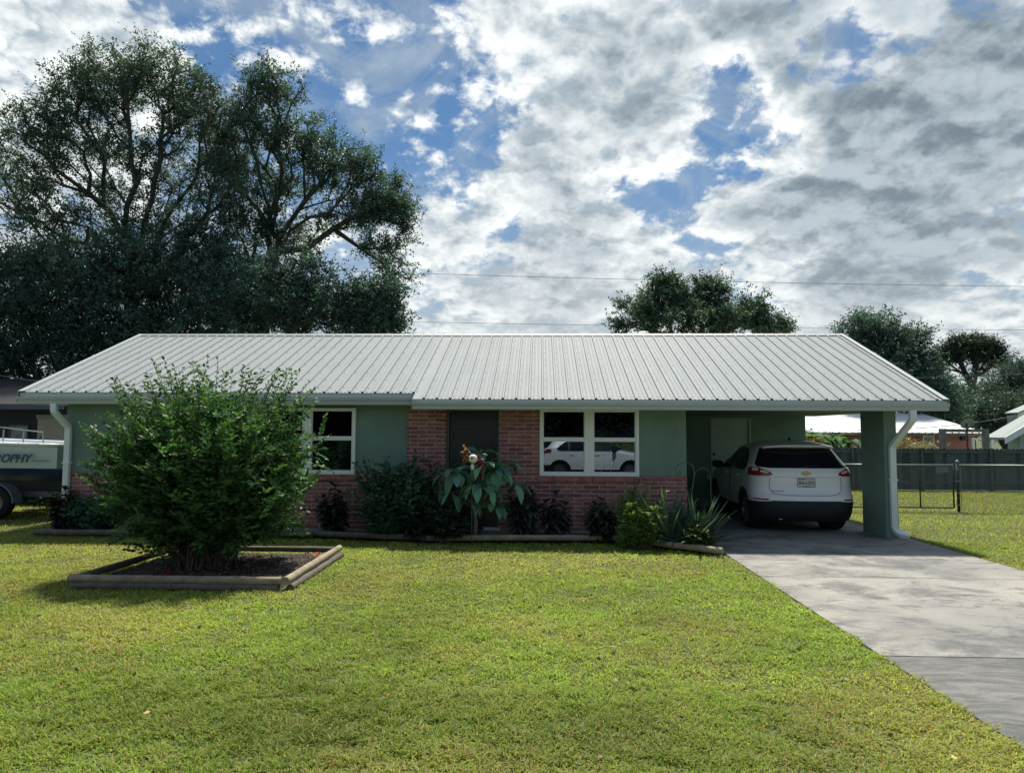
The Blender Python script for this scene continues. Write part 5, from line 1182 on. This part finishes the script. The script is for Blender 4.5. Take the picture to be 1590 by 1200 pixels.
# ------------------------------------------------------------------ neighbour on the left
def left_neighbour():
    Y = 19.5; root = empty('neighbour_house', (P(40, 680, Y).x, Y, -.05)); tag(root, 'dark neighbour house with pale curtained window and beige end behind the boat', 'house', 'neighbouring houses')
    xw = P(65, 680, Y).x; xe = P(100, 680, Y).x+.6
    MB().box((xw-9, Y, -.1), (xw, Y+6, 2.4)).build('wall', mat('dark_siding', (.040, .048, .060), .8, .2, 4), root)
    sid = MB().box((xw+.002, Y-.2, -.1), (xe, Y+6, 2.12)); 
    sid.build('beige_wall', mat('beige_siding', (.46, .42, .34), .8, .1, 3), root)
    MB().box((xw, Y-.26, 2.122), (xe, Y-.19, 2.24)).build('trim_board', mat('grey_trim', (.32, .33, .31), .7), root)
    wf = MB(); a, b = P(15, 672, Y).x, P(46, 672, Y).x; z1, z0 = P(30, 659, Y).z, P(30, 684, Y).z
    w = wf.box((a, Y-.05, z0), (b, Y-.002, z0+.05)).box((a, Y-.05, z1-.05), (b, Y-.002, z1)).box((a, Y-.05, z0+.05), (a+.05, Y-.002, z1-.05)).box((b-.05, Y-.05, z0+.05), (b, Y-.002, z1-.05)).build('window', mat('dark_frame', (.08, .09, .10), .6), root)
    MB().box((a+.05, Y-.03, z0+.05), (b-.05, Y-.004, z1-.05)).build('curtain', mat('pale_curtain', (.32, .35, .36), .7, .5, 5), w)
    e0, e1 = P(-30, 640, Y-1.2), P(100, 655, Y-.9); r = MB()
    r.prism([(Y-1.1, 2.42), (Y-1.1, 2.50), (Y+3.2, 3.5), (Y+3.2, 3.42)], 0, xw-9.5, xe+.1); r.prism([(Y+3.2, 3.42), (Y+3.2, 3.5), (Y+7.2, 2.5), (Y+7.2, 2.42)], 0, xw-9.5, xe+.1)
    r.build('roof', mat('dark_shingle', (.014, .016, .02), .9, .3, 8, bump=.5), root)
    MB().box((xw-9.5, Y-1.16, 2.36), (xe+.1, Y-1.102, 2.49)).build('fascia', mat('dark_fascia', (.07, .08, .09), .7), root)
left_neighbour()
shoot_bush('hedge_shrub', 'dark low shrub under the stern of the boat', 'shrub', (P(70, 780, 17.3).x, 17.3, .4), (.9, .5, .5), 120, (.12, .06), L_OAK2, 81, .3, 4, gap=.07, group='dark shrubs behind the boat')
shoot_bush('hedge_shrub', 'dark low shrub behind the trailer wheel', 'shrub', (P(10, 780, 17.5).x, 17.5, .4), (1.2, .5, .5), 150, (.12, .06), L_OAK2, 82, .3, 4, gap=.07, group='dark shrubs behind the boat')
shoot_bush('hedge_shrub', 'pale leafed shrub beside the beige neighbour wall', 'shrub', (P(88, 735, 16.4).x, 16.4, .7), (.4, .35, .5), 60, (.12, .05), L_SHB, 83, .3, 6, gap=.07, group='dark shrubs behind the boat')

# ------------------------------------------------------------------ fences
def wood_fence():
    Y = 26.5; z0 = float(gz(0, Y)); H = 1.53; x0, x1 = 6.5, 25.; root = empty('wooden_fence', (x0, Y, z0)); tag(root, 'dark weathered wooden picket fence across the back yard', 'fence')
    m = mat('fence_board', (.055, .080, .085), .9, col2=(.10, .13, .135), vscale=5, bump=.4); rnd.seed(3); n = 0; x = x0; mats = [m, mat('fence_board_b', (.040, .056, .062), .9, .3, 6), mat('fence_board_c', (.085, .105, .10), .9, .3, 6)]
    while x < x1:
        mb = MB(); xe = min(x+2.4, x1)
        while x < xe-.01:
            h = H+rnd.uniform(-.015, .015); w = .138; g_ = rnd.choice((.003, .004, .012))
            mb.prism([(x, z0+.03), (x+w, z0+.03), (x+w, z0+h-.04), (x+w-.03, z0+h), (x+.03, z0+h), (x, z0+h-.04)], 1, Y, Y+.018, rnd.choice((0, 0, 1, 2))); x += w+g_
        mb.build('picket_panel', mats, root)
        for zz in (.25, .85, 1.36): MB().box((x-2.42, Y-.042, z0+zz), (x-.10, Y-.001, z0+zz+.085)).build('rail', mats[2], root)
        MB().box((x-.09, Y-.10, z0-.1), (x, Y-.004, z0+H+.02)).build('post', mats[2], root, bevel=.006)
    return root
wood_fence()
def chain_fence():
    Y = 17.35; z0 = -.03; ST = mat('galvanised_pipe', (.30, .34, .34), .45, metal=.5); DK = mat('dark_pipe', (.035, .055, .05), .5, metal=.3); WI = mat('chain_wire', (.10, .13, .12), .5, metal=.4)
    xp = P(1487, 740, Y).x; xg1 = P(1480, 740, Y).x; xm = P(1428, 740, Y).x; xg0 = 6.85; zt = P(1487, 722, Y).z; zb = P(1450, 788, Y).z
    def mesh_wires(x0, x1, za, zb_, name, parent):
        mb = MB(); s = .062; h = zb_-za; r = .0035; 
        k = x0-h
        def seg(a, b):
            d = Vector(b)-Vector(a); nrm_ = Vector((-d.z, 0, d.x)).normalized()*r; y = Vector((0, r, 0))
            vs = [Vector(a)+nrm_, Vector(a)+y, Vector(a)-nrm_, Vector(a)-y, Vector(b)+nrm_, Vector(b)+y, Vector(b)-nrm_, Vector(b)-y]; mb.add(vs, [(0, 1, 5, 4), (1, 2, 6, 5), (2, 3, 7, 6), (3, 0, 4, 7)])
        while k < x1:
            for dr in (1, -1):
                if dr == 1: a = (k, za); b = (k+h, zb_)
                else: a = (k+h, za); b = (k, zb_)
                # clip to x0..x1
                (ax, az), (bx, bz) = a, b
                def cl(p, q, X): t = (X-p[0])/(q[0]-p[0]); return (X, p[1]+(q[1]-p[1])*t)
                if ax > bx: a, b = b, a
                if b[0] <= x0 or a[0] >= x1: continue
                if a[0] < x0: a = cl(a, b, x0)
                if b[0] > x1: b = cl(a, b, x1)
                seg((a[0], Y, a[1]), (b[0], Y, b[1]))
            k += s
        o = mb.build(name, WI, parent, fixn=False); return o
    g_ = empty('chain_link_gate', (xg0, Y, z0)); tag(g_, 'low chain link gate with dark frame, right of the carport pier', 'gate')
    fr = MB().tube([(xg0, Y, zb), (xg0, Y, zt), ], .018, 8).tube([(xg1, Y, zb), (xg1, Y, zt+.03)], .018, 8).tube([(xg0, Y, zb), (xg1, Y, zb)], .016, 8).tube([(xm, Y, zb), (xm, Y, zt)], .016, 8); fr.build('gate_frame', DK, g_, smooth=True)
    MB().tube([(xg0, Y, zt), (xg1, Y, zt)], .018, 8).build('top_rail', ST, g_, smooth=True); mesh_wires(xg0, xg1, zb, zt, 'wire_mesh', g_)
    sx = P(1462, 729, Y); MB().box((sx.x-.15, Y-.03, sx.z-.07), (sx.x+.15, Y-.024, sx.z+.07)).build('sign_plate', mat('grey_sign', (.16, .19, .19), .6, .4, 60), g_, bevel=.002)
    f = empty('chain_link_fence', (xp, Y, z0)); tag(f, 'low chain link fence running right from the gate', 'fence')
    MB().tube([(xp, Y, -.1), (xp, Y, zt+.06)], .034, 12).build('post', DK, f, smooth=True)
    MB().lathe([(.037, 0), (.038, .03), (.025, .055), (0, .062)], (xp, Y, zt+.06), 14).build('post_cap', ST, f, smooth=True)
    x2 = xp+5.4; MB().tube([(xp, Y, zt), (x2, Y, zt)], .019, 8).build('top_rail', ST, f, smooth=True)
    for x in (xp+2.7, x2): MB().tube([(x, Y, -.1), (x, Y, zt)], .024, 8).build('post', DK, f, smooth=True)
    for k in range(4): MB().lathe([(.036, -.012), (.040, 0), (.036, .012)], (xp, Y, .15+.28*k), 12).build('tension_band', ST, f)
    MB().tube([(xp+.07, Y, .05), (xp+.07, Y, zt)], .008, 6).build('tension_bar', ST, f)
    mesh_wires(xp+.04, x2, .0, zt, 'wire_mesh', f)
chain_fence()

# ------------------------------------------------------------------ houses and yard things on the right
def coral_house():
    Y = 34.; zb = -.55; root = empty('coral_house', (P(1400, 680, Y).x, Y, zb)); tag(root, 'coral walled house with long white metal roof beyond the wooden fence', 'house', 'neighbouring houses')
    xl = P(1180, 680, Y).x; xr = P(1514, 680, Y).x; xeave = P(1528, 670, Y-.6).x; ze = P(1480, 672, Y-.6).z; zr_ = P(1400, 642, Y+5).z; xr2 = P(1486, 642, Y+5).x
    MB().box((xl, Y, zb), (xr, Y+10, ze)).build('wall', mat('coral_stucco', (.46, .20, .19), .85, .1, 1), root)
    n = int((xeave-xl+.6)/.3); mb = MB(); ya, yb = Y-.6, Y+5
    prof = []
    for i in range(n+1):
        x = xl-.5+.3*i; prof += [(x, 0), (x+.02, .03), (x+.05, .03), (x+.07, 0)]
    xe = prof[-1][0]; k = len(prof)
    for (p, q, a, b) in ((ya, yb, ze, zr_), (2*yb-ya, yb, ze, zr_)):
        vs = [(x, p, a+h) for x, h in prof]+[(min(x, x), q, b+h) for x, h in prof]; mb.add(vs, [(i, i+1, k+i+1, k+i) for i in range(k-1)])
    # hip-like rake: shift the ridge end inwards
    mb.v = [(min(v[0], xr2 if abs(v[1]-yb) < .01 else 1e9), v[1], v[2]) for v in mb.v]
    mb.build('roof', mat('white_sheet_roof', (.72, .74, .74), .45, .06, 1), root, fixn=False)
    MB().box((xl-.5, ya-.02, ze-.14), (xe, ya+.06, ze-.005)).build('fascia', mat('brown_fascia', (.20, .16, .14), .8), root)
    MB().prism([(ya+.07, ze-.1), (2*yb-ya-.07, ze-.1), (yb, zr_-.02)], 0, xr-.3, xr-.1).build('gable_end', MATS['coral_stucco'], root)
    w0, w1 = P(1432, 680, Y).x, P(1450, 680, Y).x
    w = MB().box((w0, Y-.05, .6), (w0+.06, Y-.002, 1.75)).box((w1-.06, Y-.05, .6), (w1, Y-.002, 1.75)).box((w0+.06, Y-.05, 1.69), (w1-.06, Y-.002, 1.75)).box((w0+.06, Y-.05, .6), (w1-.06, Y-.002, .66)).build('window', MATS['white_trim'], root)
    MB().box((w0+.06, Y-.03, .66), (w1-.06, Y-.004, 1.69)).build('pane', mat('far_glass', (.20, .26, .26), .1), w)
    q = P(1494, 680, Y); MB().box((q.x-.09, Y-.14, q.z-.10), (q.x+.09, Y-.002, q.z+.12)).build('wall_lamp', mat('black_metal', (.02, .02, .02), .5), root)
coral_house()
def green_house():
    Y = 30.; zb = -.4; root = empty('green_house', (P(1600, 680, Y).x, Y, zb)); tag(root, 'pale green house with white gable boards at the right frame edge', 'house', 'neighbouring houses')
    xl = P(1584, 680, Y).x; zt = P(1585, 672, Y).z; GW = mat('mint_wall', (.40, .50, .46), .8, .05, 2)
    MB().box((xl, Y, zb), (xl+9, Y+.79, zt)).build('wall', GW, root)
    xe = P(1560, 683, Y-.5).x; zl = P(1560, 683, Y-.5).z; sl_ = .58; xm = xl+4.4; zm = zl+(xm-xe)*sl_
    MB().add([(xl, Y+.01, zt-.02), (xl+9, Y+.01, zt-.02), (xm, Y+.01, zm-.25), (xl, Y+.3, zt-.02), (xl+9, Y+.3, zt-.02), (xm, Y+.3, zm-.25)], [(0, 1, 2), (5, 4, 3), (0, 3, 4, 1), (1, 4, 5, 2), (2, 5, 3, 0)]).build('gable', GW, root)
    r = MB(); 
    for (xa, za, xb, zb_) in ((xe, zl, xm, zm), (2*xm-xe, zl, xm, zm)):
        r.add([(xa, Y-.5, za), (xb, Y-.5, zb_), (xb, Y+.8, zb_), (xa, Y+.8, za), (xa, Y-.5, za+.10), (xb, Y-.5, zb_+.10), (xb, Y+.8, zb_+.10), (xa, Y+.8, za+.10)], [(0, 1, 2, 3), (4, 5, 6, 7), (0, 1, 5, 4), (1, 2, 6, 5), (2, 3, 7, 6), (3, 0, 4, 7)])
    r.build('roof', mat('grey_shingle', (.28, .32, .32), .8), root)
    f = MB()
    for (xa, za, xb, zb_) in ((xe, zl, xm, zm), (2*xm-xe, zl, xm, zm)):
        f.add([(xa, Y-.54, za-.16), (xb, Y-.54, zb_-.16), (xb, Y-.502, zb_-.16), (xa, Y-.502, za-.16), (xa, Y-.54, za+.11), (xb, Y-.54, zb_+.11), (xb, Y-.502, zb_+.11), (xa, Y-.502, za+.11)], [(0, 1, 2, 3), (4, 5, 6, 7), (0, 1, 5, 4), (1, 2, 6, 5), (2, 3, 7, 6), (3, 0, 4, 7)])
    f.build('barge_board', WHITE, root)
    # taller second storey end, set back
    u0 = P(1580, 640, 36).x; zz = P(1580, 645, 36).z; f2 = MB().add([(u0, 35.96, zz-.25), (u0+5, 35.96, zz+1.9), (u0+5, 36, zz+1.9), (u0, 36, zz-.25), (u0, 35.96, zz+.08), (u0+5, 35.96, zz+2.23), (u0+5, 36, zz+2.23), (u0, 36, zz+.08)], [(0, 1, 2, 3), (4, 5, 6, 7), (0, 1, 5, 4), (1, 2, 6, 5), (2, 3, 7, 6), (3, 0, 4, 7)]); f2.build('upper_barge_board', WHITE, root)
    MB().box((u0+.7, 36.01, zb), (u0+9, 37.9, zz+.05)).build('upper_wall', GW, root)
    MB().add([(u0-.05, 35.9, zz+.09), (u0+5, 35.9, zz+2.24), (u0+5, 36.9, zz+2.24), (u0-.05, 36.9, zz+.09), (u0-.05, 35.9, zz+.15), (u0+5, 35.9, zz+2.30), (u0+5, 36.9, zz+2.30), (u0-.05, 36.9, zz+.15)], [(0, 1, 2, 3), (4, 5, 6, 7), (0, 1, 5, 4), (1, 2, 6, 5), (2, 3, 7, 6), (3, 0, 4, 7)]).build('upper_roof', MATS['grey_shingle'], root)
    a = P(1510, 681, 33); b = P(1572, 682, 33); MB().box((a.x, 33, a.z-.04), (b.x, 33.1, a.z+.03)).build('carport_beam', WHITE, root)
    for x in (a.x+.05, (a.x+b.x)/2): MB().box((x-.05, 33.01, -.5), (x+.05, 33.09, a.z-.042)).build('carport_post', WHITE, root)
green_house()
def yard_frame():
    Y = 28.; root = empty('timber_frame', (P(1496, 690, Y).x, Y, -.3)); tag(root, 'bare timber goal shaped frame standing above the wooden fence', 'frame'); m = mat('old_timber', (.20, .20, .17), .9, .3, 10)
    for u in (1463, 1530):
        a = P(u, 668, Y); MB().box((a.x-.09, Y-.09, -.4), (a.x+.09, Y+.09, a.z+.06)).build('post', m, root)
    a, b = P(1467, 668, Y), P(1526, 668, Y); MB().box((a.x, Y-.05, a.z-.07), (b.x, Y+.05, a.z+.05)).build('beam', m, root)
yard_frame()
def dish():
    Y = 27.4; c = P(1501, 657, Y); root = empty('satellite_dish', (c.x, Y, -.3)); tag(root, 'grey satellite dish on a thin mast above the wooden fence', 'satellite dish')
    d = MB().lathe([(0, .0), (.10, -.004), (.18, -.02), (.25, -.05), (.256, -.045), (.18, -.012), (0, .01)], (0, 0, 0), 24, axis=1); M_ = Matrix.Translation(c) @ Matrix.Rotation(R(35), 4, 'X') @ Matrix.Diagonal((1, 1, .8, 1)); d.v = [tuple(M_ @ Vector(v)) for v in d.v]
    d.build('dish', mat('dish_grey', (.34, .37, .38), .6), root, smooth=True); m = MATS['dark_pipe']
    MB().tube([(c.x, Y, -.3), (c.x, Y, c.z-.12), (c.x, Y+.02, c.z)], .03, 8).build('mast', m, root); MB().tube([(c.x, Y-.03, c.z-.22), (c.x, Y-.30, c.z-.12), (c.x, Y-.34, c.z+.02)], .015, 6).build('arm', m, root)
dish()
def banana(label, u, v, Y, h, n, seed):
    rnd.seed(seed); q = P(u, v, Y); x = q.x; z0 = -.3; root = empty('banana_plant', (x, Y, z0)); tag(root, label, 'plant', 'banana plants behind the carport'); top = q.z
    MB().tube([(x, Y, z0), (x+.03, Y, (z0+top)/2), (x, Y, top)], [.10, .08, .05], 8).build('stem', STEM, root, smooth=True); pl = Plant()
    for k in range(n):
        a = 2*math.pi*k/n+rnd.uniform(-.3, .3); pl.leaf((x, Y, top), (math.cos(a), math.sin(a)*.6, rnd.uniform(.5, 1.6)), h*rnd.uniform(.8, 1.15), .24, rnd.uniform(.9, 1.8), 8, 'broad', rtint(.7, 1.3), .25)
    pl.build('leaves', leafmat('banana_leaves', (.075, .16, .06), .35, .75), root)
banana('banana plant nearest the storage wall, left of the other two', 1262, 682, 27.6, .95, 9, 1); banana('banana plant in the middle, with upright leaves', 1294, 688, 27.8, .80, 7, 2); banana('banana plant nearest the carport pier', 1318, 690, 27.6, .85, 8, 3)
q = P(1270, 684, 27.2); rnd.seed(4); root = empty('orange_flower', (q.x, 27.2, -.3)); tag(root, 'orange bloom among the banana leaves', 'flower'); MB().tube([(q.x, 27.2, -.3), (q.x, 27.2, q.z)], .015, 5).build('stem', STEM, root); pl = Plant()
for k in range(14): a = rnd.uniform(0, 6.28); pl.leaf((q.x, 27.2, q.z), (math.cos(a), math.sin(a)*.5, rnd.uniform(-.2, .9)), .24, .09, .4, 3, 'lance', rtint())
pl.build('petals', leafmat('orange_petals', (.65, .26, .06), .3), root)
shoot_bush('straw_shrub', 'straw yellow dry shrub showing over the fence beside the downspout', 'shrub', (P(1420, 690, 28.3).x, 28.3, 1.05), (1.0, .4, .62), 220, (.14, .03), leafmat('straw_leaves', (.30, .27, .13), .25), 91, .3, 6, gap=.06, spike_h=.3)
shoot_bush('hedge_shrub', 'green shrub under the banana leaves behind the fence', 'shrub', (P(1290, 700, 28.2).x, 28.2, .85), (1.5, .4, .75), 160, (.16, .07), L_SHB, 92, .3, 4, gap=.08)

# ------------------------------------------------------------------ wires
def wire(label, a, b, Y0, Y1, sag, r):
    A, B = P(a[0], a[1], Y0), P(b[0], b[1], Y1); n = 30; pts = [A.lerp(B, k/n)-Vector((0, 0, sag*4*(k/n)*(1-k/n))) for k in range(n+1)]
    o = MB().tube([p-A for p in pts], r, 5).build('overhead_wire', mat('wire_grey', (.22, .23, .24), .6), world=False); o.location = A; tag(o, label, 'wire', 'overhead wires')
wire('upper thin wire crossing the clouds from the left tree to the right edge', (300, 412), (1700, 446), 44, 44, .22, .013)
wire('lower thin wire running just above the ridge', (300, 492), (1700, 513), 46, 46, .15, .012)
wire('pale wire in front of the dark trees, right of the roof', (1360, 588), (1680, 575), 31, 31, .05, .014)
wire('thin service wire sloping up to the green gabled house', (1330, 668), (1590, 643), 29, 33, .18, .013)
wire('thin wire at the far left above the boat', (-60, 572), (90, 596), 24, 21, .03, .014)

# ------------------------------------------------------------------ grass
def grass():
    g = np.random.default_rng(12)
    def vn(x, y, sc, seed):
        r = np.random.default_rng(seed).uniform(-1, 1, (256, 256)); X = x/sc+97.3; Y = y/sc+53.1; i = np.floor(X).astype(int); j = np.floor(Y).astype(int); fx = sstep(X-i); fy = sstep(Y-j)
        g_ = lambda a, b: r[a % 256, b % 256]
        return (g_(i, j)*(1-fx)+g_(i+1, j)*fx)*(1-fy)+(g_(i, j+1)*(1-fx)+g_(i+1, j+1)*fx)*fy
    def patches(x, y): return vn(x, y, 1.1, 1)*.5+vn(x, y, .45, 2)*.35+vn(x, y, .2, 3)*.25
    def tuft(x, y): return vn(x, y, .16, 5)*.45+vn(x, y, .07, 6)*.55+vn(x, y, .035, 7)*.35
    fp = [G(54, 830), G(232, 832), G(486, 834), G(676, 841), G(951, 840), G(1046, 852), G(1122, 861)]; FR = ([p.x for p in fp], [p.y for p in fp])
    allv = []; allc = []; alll = []; allt = []; base = 0
    zones = [(3.3, 5.2, 5.5, 15000, .0075, .040, 1), (5.2, 7.2, 7.5, 9000, .009, .040, 1), (7.2, 9.5, 9.5, 5400, .011, .038, 1), (9.5, 12.5, 12.5, 3300, .013, .036, 1), (12.5, 17.3, 15., 900, .018, .036, 0), (17.3, 26.4, 22, 420, .028, .040, 0)]
    for (ya, yb, xw, dens, wd, ht, bent) in zones:
        x0 = -xw if yb < 13 else (-13.5 if yb < 18 else 5.5); x1 = xw+.8 if yb < 13 else xw*1.2
        n = int((yb-ya)*(x1-x0)*dens); x = g.uniform(x0, x1, n); y = g.uniform(ya, yb, n)
        keep = ~((x > DX0+.012+.05*vn(x, y, .12, 21)) & (x < DX1-.005+.03*vn(x, y, .12, 22)) & (y < 17.7))
        keep &= ~((x > BX0-.02) & (x < BX1+.06) & (y > BY0) & (y < BY1))
        keep &= ~((x > FR[0][0]) & (x < DX0+.1) & (y > np.interp(x, FR[0], FR[1])-.05))
        if yb > 12.6: keep &= (x < X0-.3) | (x > XW1+.05)
        keep &= np.abs(x-(-.04)*y) < y*.78+1.0
        x, y = x[keep], y[keep]; n = len(x); z = gz(x, y)+.0
        pt_ = patches(x, y); tu = tuft(x, y); kk = g.uniform(-.9, .9, n) < tu*1.1+.32; x, y, z, pt_, tu = x[kk], y[kk], z[kk], pt_[kk], tu[kk]; n = len(x)
        h = ht*g.uniform(.5, 1.3, n)*(1+.25*pt_)*(1+.45*tu); w = wd*g.uniform(.6, 1.25, n)
        az = g.uniform(0, 2*np.pi, n); tilt = g.uniform(.15, 1.25, n); d = np.stack([np.cos(az)*np.sin(tilt), np.sin(az)*np.sin(tilt), np.cos(tilt)], 1)
        s = np.stack([-np.sin(az), np.cos(az), np.zeros(n)], 1); b = np.stack([x, y, z], 1)
        mott = patches(x*.8+3, y*.8+1)+.14*tu; dry = np.clip(.42+1.0*vn(x, y, 1.7, 8)+.6*vn(x, y, .5, 9), 0, 1)*.75; fine = g.uniform(.60, 1.35, n)
        tan = (g.uniform(0, 1, n) < (.16+.34*dry))
        lush = np.exp(-((x+1.5)/2.9)**2-((y-4.6)/.75)**2)+.7*np.exp(-((x-4)/1.)**2-((y-3.9)/.9)**2)+.5*np.exp(-((x+6)/1.8)**2-((y-7.)/.8)**2)
        h = h*(1+.25*lush); dry = dry*(1-.6*lush)
        c = np.stack([.255+.09*dry, .355+.015*dry, .058+.035*dry], 1)*((1+.42*mott)*(1-.36*lush))[:, None]*fine[:, None]
        c[tan] = np.stack([g.uniform(.26, .42, tan.sum()), g.uniform(.25, .36, tan.sum()), g.uniform(.09, .15, tan.sum())], 1)
        if bent:
            m_ = b+d*(h*.55)[:, None]; d2 = nrm(d+np.stack([np.cos(az)*.7, np.sin(az)*.7, -.5*np.ones(n)], 1)); tip = m_+d2*(h*.7)[:, None]
            v = np.stack([b-s*w[:, None]*.4, b+s*w[:, None]*.4, m_+s*w[:, None]*.5, m_-s*w[:, None]*.5, tip], 1).reshape(-1, 3); k = 5
            i = np.arange(n)[:, None]*5+base; lp = np.hstack([i, i+1, i+2, i+3, i+3, i+2, i+4]).ravel(); ct = np.tile([4, 3], n)
        else:
            tip = b+d*(h*1.15)[:, None]; v = np.stack([b-s*w[:, None]*.5, b+s*w[:, None]*.5, tip], 1).reshape(-1, 3); k = 3
            i = np.arange(n)[:, None]*3+base; lp = np.hstack([i, i+1, i+2]).ravel(); ct = np.full(n, 3)
        base += n*k; allv.append(v); alll.append(lp); allc.append(ct); allt.append(np.repeat(c, k, 0))
    me = nmesh('lawn', np.concatenate(allv), np.concatenate(allc), np.concatenate(alll), np.concatenate(allt))
    m = mat('grass_blades', (1, 1, 1), .6, attr=True, trans=.42, spec=.2)
    o = link_mesh('lawn', me, m); tag(o, 'short yellow green lawn grass with drier tan patches', 'grass', kind='stuff')
grass()

g = np.random.default_rng(77); n = 170; Q = np.stack([g.uniform(-8, 2.6, n), g.uniform(3.6, 11, n), np.full(n, .045)], 1)
o = leaf_obj('fallen_leaves', Q, g.normal(size=(n, 3))*[1, 1, .2], g.uniform(.03, .06, n), .03, mat('dry_leaves_lawn', (.30, .22, .12), .9, attr=True), tint=tints(n, .4, 1.5, .1, g)); tag(o, 'few dry brown leaves strewn on the lawn', 'leaves', kind='stuff')
